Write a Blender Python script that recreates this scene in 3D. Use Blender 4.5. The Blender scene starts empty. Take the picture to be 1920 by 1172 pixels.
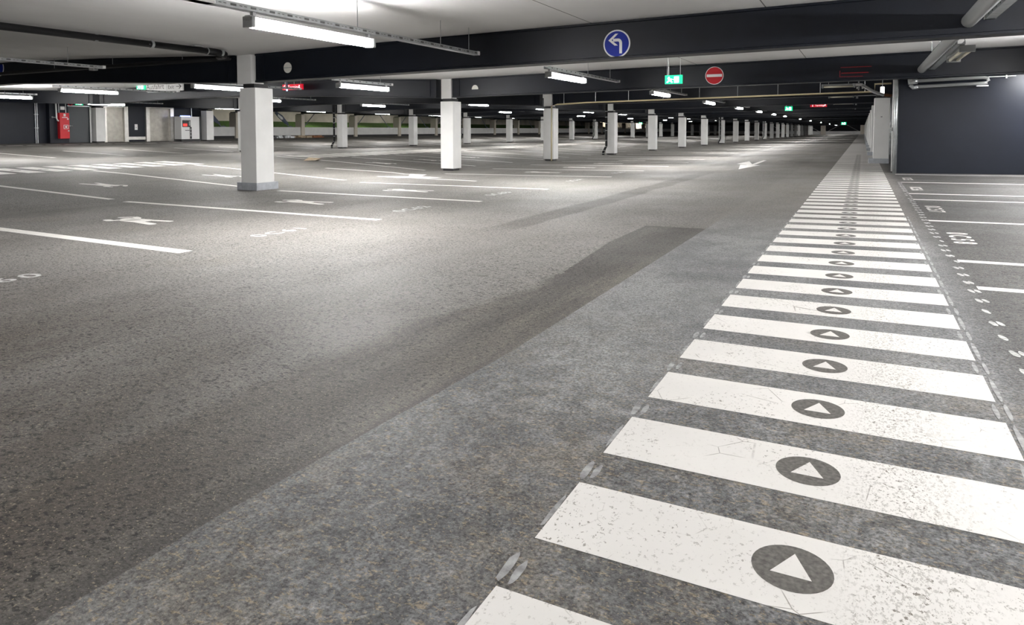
import bpy, bmesh, math, random
from mathutils import Vector, Matrix

random.seed(7)
D = bpy.data
SC = bpy.context.scene
COL = SC.collection
PI = math.pi

# ------------------------------------------------------------------ camera, world, exposure
cam_data = D.cameras.new('camera')
cam_data.sensor_width = 36.0
cam_data.lens = 36.0 * 1268.689 / 1920.0
cam_data.shift_x = -(960.29 - 960.0) / 1920.0
cam_data.shift_y = (305.23 - 586.0) / 1920.0
cam_data.clip_start = 0.05
cam_data.clip_end = 600.0
cam = D.objects.new('camera', cam_data)
COL.objects.link(cam)
YAW, PITCH, ROLL = math.radians(27.3775), math.radians(-2.7658), math.radians(-0.0513)
fw = Vector((-math.sin(YAW) * math.cos(PITCH), math.cos(YAW) * math.cos(PITCH), math.sin(PITCH)))
rt = Vector((math.cos(YAW), math.sin(YAW), 0.0))
up = rt.cross(fw)
r2 = rt * math.cos(ROLL) + up * math.sin(ROLL)
u2 = -rt * math.sin(ROLL) + up * math.cos(ROLL)
m3 = Matrix((r2, u2, -fw)).transposed()
cam.matrix_world = Matrix.Translation((0.0, 0.0, 1.14)) @ m3.to_4x4()
SC.camera = cam

world = D.worlds.new('night')
SC.world = world
world.use_nodes = True
world.node_tree.nodes['Background'].inputs[0].default_value = (0.10, 0.10, 0.11, 1)
world.node_tree.nodes['Background'].inputs[1].default_value = 0.03

SC.view_settings.view_transform = 'Standard'
SC.view_settings.look = 'None'
SC.view_settings.gamma = 1.0
SC.view_settings.exposure = 0.0
SC.view_settings.use_curve_mapping = False

LAMP_E = 285.0          # strength of the fluorescent diffusers

# ------------------------------------------------------------------ the shape of the deck
KX = [9.0, 0.0, -12.0, -17.0, -21.0, -25.0, -30.0, -43.0, -56.0]
KZ = [0.117, 0.0, -0.156, 0.02, 0.12, 0.10, -0.03, 0.37, 0.52]
CLEAR, CEIL = 2.32, 2.92
Y0, BAY = 10.55, 7.81


def fz(x):
    for i in range(len(KX) - 1):
        if KX[i] >= x >= KX[i + 1]:
            t = (KX[i] - x) / (KX[i] - KX[i + 1])
            return KZ[i] + t * (KZ[i + 1] - KZ[i])
    return KZ[0] if x > KX[0] else KZ[-1]


ORD = ['nearest', 'second', 'third', 'fourth', 'fifth', 'sixth', 'seventh', 'eighth', 'ninth', 'tenth', 'eleventh',
       'twelfth', 'thirteenth', 'fourteenth', 'fifteenth', 'sixteenth', 'seventeenth', 'eighteenth', 'nineteenth',
       'twentieth', 'twenty-first', 'twenty-second', 'twenty-third', 'twenty-fourth', 'twenty-fifth', 'twenty-sixth',
       'twenty-seventh', 'twenty-eighth', 'twenty-ninth', 'thirtieth']


# ------------------------------------------------------------------ materials
def new_mat(name):
    m = D.materials.new(name)
    m.use_nodes = True
    return m, m.node_tree.nodes, m.node_tree.links, m.node_tree.nodes['Principled BSDF']


def mat(name, col, rough=0.5, metal=0.0, spec=0.5, noise=0.0, scale=8.0, bump=0.0):
    m, n, l, p = new_mat(name)
    p.inputs['Base Color'].default_value = (*col, 1)
    p.inputs['Roughness'].default_value = rough
    p.inputs['Metallic'].default_value = metal
    p.inputs['Specular IOR Level'].default_value = spec
    if noise > 0:
        g = n.new('ShaderNodeNewGeometry')
        t = n.new('ShaderNodeTexNoise')
        t.inputs['Scale'].default_value = scale
        t.inputs['Detail'].default_value = 6
        l.new(g.outputs['Position'], t.inputs['Vector'])
        r = n.new('ShaderNodeMapRange')
        r.inputs[1].default_value, r.inputs[2].default_value = 0.3, 0.7
        r.inputs[3].default_value, r.inputs[4].default_value = 1 - noise, 1 + noise
        l.new(t.outputs['Fac'], r.inputs[0])
        x = n.new('ShaderNodeMix')
        x.data_type = 'RGBA'
        x.blend_type = 'MULTIPLY'
        x.inputs[0].default_value = 1
        x.inputs[6].default_value = (*col, 1)
        l.new(r.outputs[0], x.inputs[7])
        l.new(x.outputs[2], p.inputs['Base Color'])
        if bump > 0:
            b = n.new('ShaderNodeBump')
            b.inputs['Strength'].default_value = bump
            b.inputs['Distance'].default_value = 0.01
            l.new(t.outputs['Fac'], b.inputs['Height'])
            l.new(b.outputs[0], p.inputs['Normal'])
    return m


def emit(name, col, strength):
    m, n, l, p = new_mat(name)
    p.inputs['Base Color'].default_value = (*[min(c, 0.8) for c in col], 1)
    p.inputs['Emission Color'].default_value = (*col, 1)
    p.inputs['Emission Strength'].default_value = strength
    return m


class NT:
    """small node helper on world position"""

    def __init__(s, name):
        s.m, s.n, s.l, s.p = new_mat(name)
        s.g = s.n.new('ShaderNodeNewGeometry')
        s.sep = s.n.new('ShaderNodeSeparateXYZ')
        s.l.new(s.g.outputs['Position'], s.sep.inputs[0])
        s.X, s.Y = s.sep.outputs[0], s.sep.outputs[1]

    def math(s, op, a, b=None, clamp=False):
        q = s.n.new('ShaderNodeMath')
        q.operation = op
        q.use_clamp = clamp
        for i, v in enumerate((a, b)):
            if v is None:
                continue
            if isinstance(v, (int, float)):
                q.inputs[i].default_value = v
            else:
                s.l.new(v, q.inputs[i])
        return q.outputs[0]

    def ramp(s, v, a, b, lo=0.0, hi=1.0, smooth=True):
        q = s.n.new('ShaderNodeMapRange')
        q.interpolation_type = 'SMOOTHSTEP' if smooth else 'LINEAR'
        s.l.new(v, q.inputs[0])
        for i, x in enumerate((a, b, lo, hi)):
            q.inputs[1 + i].default_value = x
        return q.outputs[0]

    def noise(s, scale, detail=4, rough=0.55, stretch=None, dist=0.0):
        v = s.g.outputs['Position']
        if stretch:
            mp = s.n.new('ShaderNodeMapping')
            mp.inputs['Scale'].default_value = stretch
            s.l.new(v, mp.inputs['Vector'])
            v = mp.outputs[0]
        t = s.n.new('ShaderNodeTexNoise')
        t.inputs['Scale'].default_value = scale
        t.inputs['Detail'].default_value = detail
        t.inputs['Roughness'].default_value = rough
        t.inputs['Distortion'].default_value = dist
        s.l.new(v, t.inputs['Vector'])
        return t.outputs['Fac']

    def mix(s, f, a, b, mode='MIX'):
        x = s.n.new('ShaderNodeMix')
        x.data_type = 'RGBA'
        x.blend_type = mode
        for i, v in ((0, f), (6, a), (7, b)):
            if isinstance(v, (int, float)):
                x.inputs[i].default_value = v
            elif isinstance(v, tuple):
                x.inputs[i].default_value = (*v, 1)
            elif v is None:
                continue
            else:
                s.l.new(v, x.inputs[i])
        return x.outputs[2]

    def bump(s, h, strength, dist=0.01):
        b = s.n.new('ShaderNodeBump')
        b.inputs['Strength'].default_value = strength
        b.inputs['Distance'].default_value = dist
        s.l.new(h, b.inputs['Height'])
        s.l.new(b.outputs[0], s.p.inputs['Normal'])


def asphalt():
    t = NT('asphalt')
    big = t.ramp(t.noise(0.22, 5), 0.35, 0.68)
    col = t.mix(big, (0.156, 0.147, 0.136), (0.194, 0.188, 0.179))
    lane = t.ramp(t.noise(0.55, 5, 0.6, (1.0, 0.16, 1.0)), 0.45, 0.72)     # worn along the driving direction
    col = t.mix(t.math('MULTIPLY', lane, 0.50), col, (0.098, 0.089, 0.078))
    rust = t.ramp(t.noise(0.8, 4, 0.6), 0.56, 0.76)
    col = t.mix(t.math('MULTIPLY', rust, 0.30), col, (0.19, 0.168, 0.135))
    # smoother, bluer binder in the strip beside the walkway and under it
    edge = t.ramp(t.Y, 1.4, 3.1, -1.70, -1.615, False)
    edge = t.math('SUBTRACT', t.X, edge)
    edge = t.math('ADD', edge, t.math('MULTIPLY', t.math('SUBTRACT', t.noise(5.0, 2), 0.5), 0.012))
    strip = t.ramp(edge, -0.004, 0.004)
    strip = t.math('MULTIPLY', strip, t.ramp(t.X, 0.95, 0.55))
    strip = t.math('MULTIPLY', strip, t.ramp(t.Y, 11.0, 6.5))
    scol = t.mix(t.ramp(t.noise(1.1, 6, 0.66, (1, 0.7, 1)), 0.38, 0.62), (0.125, 0.129, 0.133), (0.215, 0.218, 0.220))
    scol = t.mix(t.math('MULTIPLY', t.ramp(t.Y, 2.9, 1.6), 0.66), scol, (0.076, 0.077, 0.079))
    sand = t.math('MULTIPLY', t.ramp(t.noise(1.7, 6, 0.68), 0.47, 0.66), t.ramp(t.Y, 5.5, 2.0))
    scol = t.mix(t.math('MULTIPLY', sand, 0.45), scol, (0.165, 0.140, 0.105))
    col = t.mix(t.math('MULTIPLY', strip, 0.92), col, scol)
    bays = t.ramp(t.X, 0.50, 0.80)
    bcol = t.mix(t.ramp(t.noise(0.9, 4), 0.4, 0.65), (0.050, 0.050, 0.050), (0.078, 0.077, 0.076))
    col = t.mix(t.math('MULTIPLY', bays, 0.92), col, bcol)
    # long repair trench with a ragged left edge in its near half
    le = t.ramp(t.Y, 3.0, 4.7, -2.42, -2.12)
    le = t.math('ADD', le, t.ramp(t.Y, 4.7, 6.7, 0.0, -0.21, False))
    rag = t.ramp(t.Y, 5.7, 4.6, 0.02, 1.0)
    wob = t.math("MULTIPLY", t.math("SUBTRACT", t.noise(1.5, 6, 0.65), 0.5), 0.42)
    xl = t.math('SUBTRACT', t.math('ADD', t.X, t.math('MULTIPLY', wob, rag)), le)
    lf = t.mix(t.ramp(t.Y, 4.4, 5.4), t.ramp(xl, -0.10, 0.06), t.ramp(xl, -0.015, 0.010))
    rg = t.ramp(edge, 0.004, -0.004)
    patch = t.math('MULTIPLY', t.math('MULTIPLY', lf, rg), t.ramp(t.Y, 8.08, 8.06))
    worn = t.ramp(t.noise(0.9, 6, 0.68, (2.2, 0.30, 1)), 0.40, 0.66)
    pcol = t.mix(worn, (0.044, 0.040, 0.036), (0.128, 0.116, 0.098))
    pcol = t.mix(t.math('MULTIPLY', t.ramp(t.Y, 4.6, 6.6), 0.65), pcol, (0.050, 0.048, 0.045))
    col = t.mix(t.math('MULTIPLY', patch, 0.92), col, pcol)
    # narrow dark band further up the lane
    cx = t.math('ADD', t.X, t.math('MULTIPLY', t.math('SUBTRACT', t.noise(0.5, 3), 0.5), 0.35))
    band = t.math('MULTIPLY', t.ramp(cx, -4.12, -4.00), t.ramp(cx, -3.58, -3.68))
    band = t.math('MULTIPLY', band, t.math('MULTIPLY', t.ramp(t.Y, 6.6, 7.8), t.ramp(t.Y, 24.0, 12.0)))
    col = t.mix(t.math('MULTIPLY', band, 0.72), col, (0.062, 0.056, 0.050))
    # dirt and light falloff painted darker on the near left
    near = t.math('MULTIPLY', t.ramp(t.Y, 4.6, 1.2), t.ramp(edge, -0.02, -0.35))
    dirt_falloff = t.ramp(t.noise(1.2, 6, 0.65, (1.3, 0.5, 1)), 0.30, 0.62, 0.45, 1.0)
    col = t.mix(t.math('MULTIPLY', t.math('MULTIPLY', near, dirt_falloff), 0.95), col, (0.050, 0.041, 0.033))
    # swirled scratches from sweeping machines near the walkway
    scuff = t.ramp(t.noise(3.2, 9, 0.80, (1, 1, 1), 4.0), 0.54, 0.63)
    scz = t.math('MULTIPLY', t.math('MULTIPLY', scuff, t.ramp(t.Y, 3.6, 2.0)), t.ramp(edge, 0.02, 0.30))
    col = t.mix(t.math('MULTIPLY', scz, 0.55), col, (0.24, 0.237, 0.23))
    mott = t.ramp(t.noise(7.0, 8, 0.74, (1, 0.8, 1), 1.2), 0.40, 0.60, 0.70, 1.28)
    mz = t.math('MULTIPLY', t.ramp(t.Y, 4.2, 2.2), t.ramp(edge, 0.0, 0.05))
    col = t.mix(mz, col, t.mix(1.0, col, mott, 'MULTIPLY'))
    fleck = t.math('MULTIPLY', t.ramp(t.noise(58, 3, 0.6, (0.6, 1.3, 1), 0.6), 0.58, 0.63), t.ramp(edge, 0.0, 0.02))
    col = t.mix(t.math('MULTIPLY', fleck, t.ramp(t.Y, 4.2, 2.4, 0.0, 0.60)), col, (0.27, 0.215, 0.14))
    # aggregate: grain, open pits, pale chips
    f1 = t.noise(88, 3, 0.7)
    f2 = t.noise(38, 3, 0.65)
    grain = t.math('ADD', t.ramp(f1, 0.34, 0.66, 0.45, 1.60, False), t.ramp(f2, 0.3, 0.7, -0.26, 0.26, False))
    pits = t.ramp(t.noise(46, 4, 0.62, (0.75, 1.15, 1)), 0.385, 0.455, 0.18, 1.0)
    rough_zone = t.ramp(edge, 0.0, -0.1)
    pits = t.mix(t.math('MAXIMUM', rough_zone, bays), (1.0, 1.0, 1.0), pits)
    grain = t.math('MULTIPLY', grain, pits)
    col = t.mix(1.0, col, grain, 'MULTIPLY')
    chips = t.ramp(t.noise(115, 1, 0.5), 0.655, 0.70)
    col = t.mix(t.math('MULTIPLY', chips, 0.55), col, (0.34, 0.28, 0.20))
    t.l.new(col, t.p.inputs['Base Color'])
    rough = t.ramp(t.noise(0.7, 4), 0.3, 0.7, 0.60, 0.76)
    t.l.new(rough, t.p.inputs['Roughness'])
    t.p.inputs['Specular IOR Level'].default_value = 0.32
    t.bump(t.math('ADD', f1, t.math('MULTIPLY', f2, 0.6)), 0.40, 0.009)
    return t.m


def paint(name, col, wear=0.5, tan=(0.16, 0.14, 0.11)):
    t = NT(name)
    speck = t.ramp(t.noise(70, 5, 0.70, (1, 0.8, 1)), 0.605 - 0.03 * wear, 0.645 - 0.03 * wear)
    zone = t.ramp(t.noise(1.4, 4, 0.6), 0.42, 0.62, 0.10, 0.9)
    track = t.math('MULTIPLY', t.ramp(t.X, -0.10, 0.10), t.ramp(t.X, 0.40, 0.14))
    zone = t.math('MAXIMUM', zone, track)
    big = t.ramp(t.noise(0.6, 4), 0.3, 0.7, 0.90, 1.04)
    c = t.mix(1.0, (*col,), big, 'MULTIPLY')
    crack = t.n.new('ShaderNodeTexVoronoi')
    crack.feature = 'DISTANCE_TO_EDGE'
    crack.inputs['Scale'].default_value = 5.5
    t.l.new(t.g.outputs['Position'], crack.inputs['Vector'])
    line = t.math('MULTIPLY', t.ramp(crack.outputs['Distance'], 0.012, 0.003), t.ramp(t.noise(4.0, 5), 0.52, 0.66))
    c = t.mix(t.math('MULTIPLY', line, 0.7), c, tan)
    c = t.mix(t.math('MULTIPLY', speck, t.math('MULTIPLY', zone, 0.90)), c, tan)
    grit = t.math('MULTIPLY', t.ramp(t.noise(110, 4, 0.7, (1, 0.6, 1)), 0.52, 0.58), t.math('MULTIPLY', track, wear))
    c = t.mix(t.math('MULTIPLY', grit, 0.55), c, tan)
    t.l.new(c, t.p.inputs['Base Color'])
    t.p.inputs['Roughness'].default_value = 0.6
    t.p.inputs['Specular IOR Level'].default_value = 0.3
    return t.m


def slab():
    t = NT('ceiling_concrete')
    f = t.math('FRACT', t.math('DIVIDE', t.math('ADD', t.X, 100 * 2.66 + 3.94 + 1.33), 2.66))
    d = t.math('ABSOLUTE', t.math('SUBTRACT', f, 0.5))
    joint = t.ramp(d, 0.0045, 0.0020)
    big = t.ramp(t.noise(0.35, 5), 0.3, 0.7)
    c = t.mix(big, (0.71, 0.71, 0.705), (0.78, 0.78, 0.775))
    streak = t.ramp(t.noise(0.9, 4, 0.6, (1, 0.08, 1)), 0.5, 0.75)
    c = t.mix(t.math('MULTIPLY', streak, 0.25), c, (0.62, 0.61, 0.595))
    side = t.ramp(t.X, -5.6, -5.4)
    jc = t.mix(side, (0.72, 0.71, 0.68), (0.06, 0.06, 0.06))
    c = t.mix(t.math('MULTIPLY', joint, 0.9), c, jc)
    t.l.new(c, t.p.inputs['Base Color'])
    t.p.inputs['Roughness'].default_value = 0.75
    return t.m


M = {}
M['asphalt'] = asphalt()
M['paint'] = paint('road_paint', (0.80, 0.78, 0.75), 0.75)
M['paint_line'] = paint('stall_paint', (0.80, 0.78, 0.74), 0.35)
M['smear'] = mat('paint_smear', (0.30, 0.30, 0.30), 0.7, noise=0.45, scale=30)
M['dab'] = mat('paint_dab', (0.47, 0.47, 0.46), 0.7, noise=0.35, scale=30)
M['disc'] = mat('dark_paint', (0.115, 0.108, 0.098), 0.6, noise=0.45, scale=70)
M['slab'] = slab()
M['beam'] = mat('navy_steel_paint', (0.0042, 0.0060, 0.0108), 0.45, spec=0.30, noise=0.20, scale=3.0)
M['wall'] = mat('navy_wall_paint', (0.0056, 0.0082, 0.0155), 0.45, spec=0.32, noise=0.12, scale=2.5)
M['white'] = mat('pillar_white_paint', (0.80, 0.80, 0.785), 0.55, noise=0.05, scale=2.0)
M['plinth'] = mat('plinth_grey_paint', (0.40, 0.42, 0.45), 0.6, noise=0.15, scale=9)
M['rubber'] = mat('black_gap', (0.02, 0.02, 0.022), 0.6)
M['galv'] = mat('galvanised_steel', (0.52, 0.54, 0.55), 0.38, 0.75, noise=0.15, scale=12)
M['slot'] = mat('tray_slot', (0.10, 0.10, 0.10), 0.6)
M['black'] = mat('black_plastic', (0.008, 0.008, 0.009), 0.55, spec=0.25)
M['steel'] = mat('brushed_steel', (0.60, 0.59, 0.56), 0.33, 0.85, noise=0.10, scale=4)
M['doorsteel'] = mat('lift_door_steel', (0.34, 0.325, 0.295), 0.38, 0.80, noise=0.12, scale=4)
M['greyp'] = mat('grey_plastic', (0.30, 0.31, 0.31), 0.45)
M['lampbody'] = mat('lamp_body', (0.72, 0.73, 0.74), 0.45)
M['tube'] = emit('lamp_light', (1.0, 0.985, 0.975), LAMP_E)
M['tube_dim'] = emit('dimmed_lamp_light', (1.0, 0.985, 0.965), LAMP_E * 0.70)  # same kind of lamp, emission cut to keep the left floor darker
M['deadtube'] = mat('unlit_tube', (0.72, 0.68, 0.55), 0.25)
M['gas'] = mat('yellow_pipe_paint', (0.74, 0.64, 0.40), 0.45)
M['red'] = mat('red_paint', (0.62, 0.008, 0.018), 0.38)
M['signred'] = mat('sign_red', (0.44, 0.006, 0.014), 0.45, spec=0.25)
M['signblue'] = mat('sign_blue', (0.003, 0.018, 0.27), 0.45, spec=0.2)
M['signwhite'] = mat('sign_white', (0.80, 0.80, 0.80), 0.45)
M['cream'] = mat('cream_disc', (0.70, 0.69, 0.63), 0.5)
M['ink'] = mat('sign_ink', (0.02, 0.02, 0.022), 0.5)
M['green'] = emit('exit_green', (0.0, 0.62, 0.27), 1.0)
M['greenwhite'] = emit('exit_white', (0.75, 1.0, 0.92), 4.0)
M['redlit'] = emit('lit_red', (0.70, 0.008, 0.03), 0.42)
M['redtext'] = emit('lit_text', (1.0, 0.75, 0.78), 1.3)
M['leddim'] = emit('dim_led', (0.20, 0.0, 0.004), 0.08)
M['bluelit'] = emit('blue_light', (0.25, 0.35, 1.0), 5.0)
M['screen'] = emit('red_screen', (1.0, 0.05, 0.04), 1.0)
M['conc'] = mat('retaining_concrete', (0.42, 0.39, 0.33), 0.8, noise=0.25, scale=0.6)
M['grass'] = mat('grass', (0.075, 0.16, 0.025), 0.9, noise=0.5, scale=6)
M['beige'] = mat('beige_paint', (0.70, 0.64, 0.55), 0.6)
M['braces'] = mat('brace_steel', (0.16, 0.18, 0.22), 0.5)
M['bluesteel'] = mat('blue_bracket', (0.055, 0.075, 0.13), 0.45)
M['card'] = mat('cardboard', (0.50, 0.40, 0.28), 0.8, noise=0.2, scale=12)
M['rust'] = mat('rusty_bits', (0.30, 0.13, 0.06), 0.8, noise=0.4, scale=12)


# ------------------------------------------------------------------ mesh building
class MB:
    def __init__(s):
        s.v, s.f, s.mi = [], [], []

    def poly(s, pts, k=0):
        b = len(s.v)
        s.v += [tuple(p) for p in pts]
        s.f.append(tuple(range(b, b + len(pts))))
        s.mi.append(k)
        return s

    def box(s, x0, x1, y0, y1, z0, z1, k=0):
        b = len(s.v)
        s.v += [(x0, y0, z0), (x1, y0, z0), (x1, y1, z0), (x0, y1, z0), (x0, y0, z1), (x1, y0, z1), (x1, y1, z1), (x0, y1, z1)]
        for q in ((3, 2, 1, 0), (4, 5, 6, 7), (0, 1, 5, 4), (1, 2, 6, 5), (2, 3, 7, 6), (3, 0, 4, 7)):
            s.f.append(tuple(b + i for i in q))
            s.mi.append(k)
        return s

    def prism(s, prof, a, b, axis='y', k=0):
        """closed 2D profile swept between a and b along an axis"""
        n = len(prof)
        base = len(s.v)
        for t in (a, b):
            for (p, q) in prof:
                s.v.append((p, t, q) if axis == 'y' else ((t, p, q) if axis == 'x' else (p, q, t)))
        for i in range(n):
            j = (i + 1) % n
            s.f.append((base + i, base + j, base + n + j, base + n + i))
            s.mi.append(k)
        s.f.append(tuple(base + i for i in reversed(range(n))))
        s.f.append(tuple(base + n + i for i in range(n)))
        s.mi += [k, k]
        return s

    def tube(s, pts, r, seg=10, k=0, cap=True):
        pts = [Vector(p) for p in pts]
        rings = []
        for i, p in enumerate(pts):
            a = pts[max(i - 1, 0)]
            c = pts[min(i + 1, len(pts) - 1)]
            d = (c - a).normalized()
            ref = Vector((0, 0, 1)) if abs(d.z) < 0.9 else Vector((1, 0, 0))
            u = d.cross(ref).normalized()
            w = u.cross(d)
            b = len(s.v)
            for q in range(seg):
                th = 2 * PI * q / seg
                s.v.append(tuple(p + (u * math.cos(th) + w * math.sin(th)) * r))
            rings.append(b)
        for b0, b1 in zip(rings, rings[1:]):
            for q in range(seg):
                t = (q + 1) % seg
                s.f.append((b0 + q, b0 + t, b1 + t, b1 + q))
                s.mi.append(k)
        if cap:
            s.f.append(tuple(rings[0] + q for q in reversed(range(seg))))
            s.f.append(tuple(rings[-1] + q for q in range(seg)))
            s.mi += [k, k]
        return s

    def build(s, name, mats, parent=None, loc=(0, 0, 0), bevel=0.0, smooth=False):
        me = D.meshes.new(name)
        me.from_pydata(s.v, [], s.f)
        for m in (mats if isinstance(mats, (list, tuple)) else [mats]):
            me.materials.append(m)
        for p, k in zip(me.polygons, s.mi):
            p.material_index = k
        bm = bmesh.new()
        bm.from_mesh(me)
        if getattr(s, 'flat', False):
            if name in ('floor', 'ceiling'):
                bmesh.ops.remove_doubles(bm, verts=bm.verts, dist=1e-4)
        elif len(s.f) > 1:
            bmesh.ops.recalc_face_normals(bm, faces=bm.faces)
        if bevel > 0:
            bmesh.ops.bevel(bm, geom=bm.edges[:], offset=bevel, segments=2, affect='EDGES', profile=0.5)
        bm.to_mesh(me)
        bm.free()
        if smooth:
            for p in me.polygons:
                p.use_smooth = True
        o = D.objects.new(name, me)
        COL.objects.link(o)
        if parent is not None:
            o.parent = parent
        o.location = loc
        return o


def tag(o, label=None, cat=None, group=None, kind=None):
    if label:
        o['label'] = label
    if cat:
        o['category'] = cat
    if group:
        o['group'] = group
    if kind:
        o['kind'] = kind
    return o


def thing(name, loc=(0, 0, 0), rz=0.0, label=None, cat=None, group=None):
    o = D.objects.new(name, None)
    COL.objects.link(o)
    o.location = loc
    o.rotation_euler = (0, 0, rz)
    o.empty_display_size = 0.2
    return tag(o, label, cat, group)


def dup(root, loc, label=None, group=None, rz=None):
    c = root.copy()
    COL.objects.link(c)
    c.location = loc
    if rz is not None:
        c.rotation_euler = (0, 0, rz)
    if label:
        c['label'] = label
    if group:
        c['group'] = group
    for ch in list(root.children):
        d = ch.copy()
        COL.objects.link(d)
        d.parent = c
        for g in list(ch.children):
            e = g.copy()
            COL.objects.link(e)
            e.parent = d
    return c


def text_mesh(body, size, spacing=1.0, bold=0.0):
    cu = D.curves.new('txt', 'FONT')
    cu.body = body
    cu.size = size
    cu.space_character = spacing
    cu.resolution_u = 4
    cu.offset = bold
    o = D.objects.new('txt', cu)
    COL.objects.link(o)
    dg = bpy.context.evaluated_depsgraph_get()
    me = D.meshes.new_from_object(o.evaluated_get(dg))
    D.objects.remove(o)
    D.curves.remove(cu)
    vs = [v.co.copy() for v in me.vertices]
    fs = [tuple(p.vertices) for p in me.polygons]
    D.meshes.remove(me)
    return vs, fs


def add_text(mb, body, size, fn, spacing=1.0, k=0, bold=0.0):
    vs, fs = text_mesh(body, size, spacing, bold)
    b = len(mb.v)
    for v in vs:
        mb.v.append(tuple(fn(v.x, v.y)))
    for f in fs:
        mb.f.append(tuple(b + i for i in f))
        mb.mi.append(k)
    w = max(v.x for v in vs) - min(v.x for v in vs)
    return w


def circle(cx, cy, r, n=32):
    return [(cx + r * math.cos(2 * PI * i / n), cy + r * math.sin(2 * PI * i / n)) for i in range(n)]


# ------------------------------------------------------------------ setting: floor, ceiling, walls
YA, YB = -3.0, 196.0
mb = MB()
xs = sorted(KX)
for a, b in zip(xs, xs[1:]):
    if b <= -49.2:
        continue
    a = max(a, -49.2)
    mb.poly([(a, YA, fz(a)), (b, YA, fz(b)), (b, YB, fz(b)), (a, YB, fz(a))])
mb.flat = True
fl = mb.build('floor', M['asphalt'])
sol = fl.modifiers.new('thick', 'SOLIDIFY')
sol.thickness = 0.25
sol.offset = -1
tag(fl, 'worn grey asphalt garage deck', None, None, 'structure')

mb = MB()
for a, b in zip(xs, xs[1:]):
    if b <= -49.6:
        continue
    a = max(a, -49.6)
    mb.poly([(a, YA, fz(a) + CEIL), (a, YB, fz(a) + CEIL), (b, YB, fz(b) + CEIL), (b, YA, fz(b) + CEIL)])
mb.flat = True
ce = mb.build('ceiling', M['slab'])
sol = ce.modifiers.new('thick', 'SOLIDIFY')
sol.thickness = 0.25
sol.offset = -1
tag(ce, 'pale concrete slab ceiling with long joints', None, None, 'structure')


def wall(name, x0, x1, y0, y1, m, label, z0=None, z1=None):
    xm = (x0 + x1) / 2
    mb = MB().box(x0, x1, y0, y1, fz(xm) - 0.02 if z0 is None else z0, fz(xm) + CEIL + 0.02 if z1 is None else z1)
    return tag(mb.build(name, m), label, None, None, 'structure')


wall('wall_right', 0.80, 9.0, 20.25, 20.50, M['wall'], 'dark navy wall closing off the parking bays on the right', -0.02, 3.02)
wall('wall_right_side', 1.06, 1.30, 20.50, YB, M['wall'], 'dark wall running behind the right-hand pillars')
wall('wall_right_outer', 9.0, 9.2, YA, 20.5, M['wall'], 'dark outer wall right of the bays')
wall('wall_left', -43.9, -43.6, 8.0, 34.4, M['wall'], 'dark navy wall of the lift lobby far left')
wall('wall_left_return', -49.2, -43.6, 34.4, 34.65, M['wall'], 'dark return wall behind the ticket machine')

# ------------------------------------------------------------------ painted markings
EPS = 0.0010


def fp(x, y, h=EPS):
    return (x, y, fz(x) + h)


def split_x(x0, x1):
    k = sorted(q for q in KX if x0 < q < x1)
    return [x0] + k + [x1]


def strip(mb, x0, y0, x1, y1, w, h=EPS, k=0):
    """a painted band from (x0,y0) to (x1,y1) (centre line), width w along y, following the deck"""
    xx = split_x(x0, x1)
    for a, b in zip(xx, xx[1:]):
        ya = y0 + (y1 - y0) * (a - x0) / (x1 - x0)
        yb = y0 + (y1 - y0) * (b - x0) / (x1 - x0)
        mb.poly([fp(a, ya - w / 2, h), fp(b, yb - w / 2, h), fp(b, yb + w / 2, h), fp(a, ya + w / 2, h)], k)


def flat(mb):
    mb.flat = True
    return mb


# --- right walkway: stripes with arrow discs
XA, XB, PER, WID, YS = -0.798, 0.515, 0.5676, 0.341, 1.451
walk = thing('pedestrian_walkway', (0, 0, 0), 0, 'long white striped walkway with arrow discs up the right of the lane', 'walkway')


def stripe_quad(k):
    t = YS + PER * k
    sk = 0.10 * min(max((k - 5) / 6.0, 0.0), 1.0)
    return [fp(XA, t - WID), fp(XB, t - WID + sk), fp(XB, t + sk), fp(XA, t)]


def disc_mesh(cx, cy, r):
    mb = flat(MB())
    mb.poly([fp(x, y, EPS + 0.0005) for x, y in circle(cx, cy, r, 36)], 0)
    mb.poly([fp(cx - 0.50 * r, cy - 0.36 * r, EPS + 0.0010), fp(cx + 0.50 * r, cy - 0.36 * r, EPS + 0.0010), fp(cx + 0.02 * r, cy + 0.66 * r, EPS + 0.0010)], 1)
    return mb


for k in range(-1, 99):
    o = flat(MB()).poly(stripe_quad(k)).build('stripe', M['paint'], walk)
    if -1 <= k < 60:
        t = YS + PER * k - WID / 2 + 0.005
        disc_mesh(-0.14, t, 0.100).build('arrow_disc', [M['disc'], M['paint']], o)
mb = flat(MB())
for k in range(99, 338):
    mb.poly(stripe_quad(k))
tag(mb.build('stripe', M['paint'], walk), 'far stripes merging into a pale band', None, None, 'stuff')

# smeared grey paint along both edges of the walkway and the dotted guide line beside the bays
rr = random.Random(3)


def dab(par, cx, cy, a, b, rot, m='smear', h=EPS + 0.0004):
    pts = []
    for i in range(14):
        th = 2 * PI * i / 14
        q = 1 + rr.uniform(-0.12, 0.12)
        x, y = a * math.cos(th) * q, b * math.sin(th) * q
        pts.append(fp(cx + x * math.cos(rot) - y * math.sin(rot), cy + x * math.sin(rot) + y * math.cos(rot), h))
    flat(MB()).poly(pts).build('paint_smear' if m == 'smear' else 'paint_dab', M[m], par)


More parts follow.
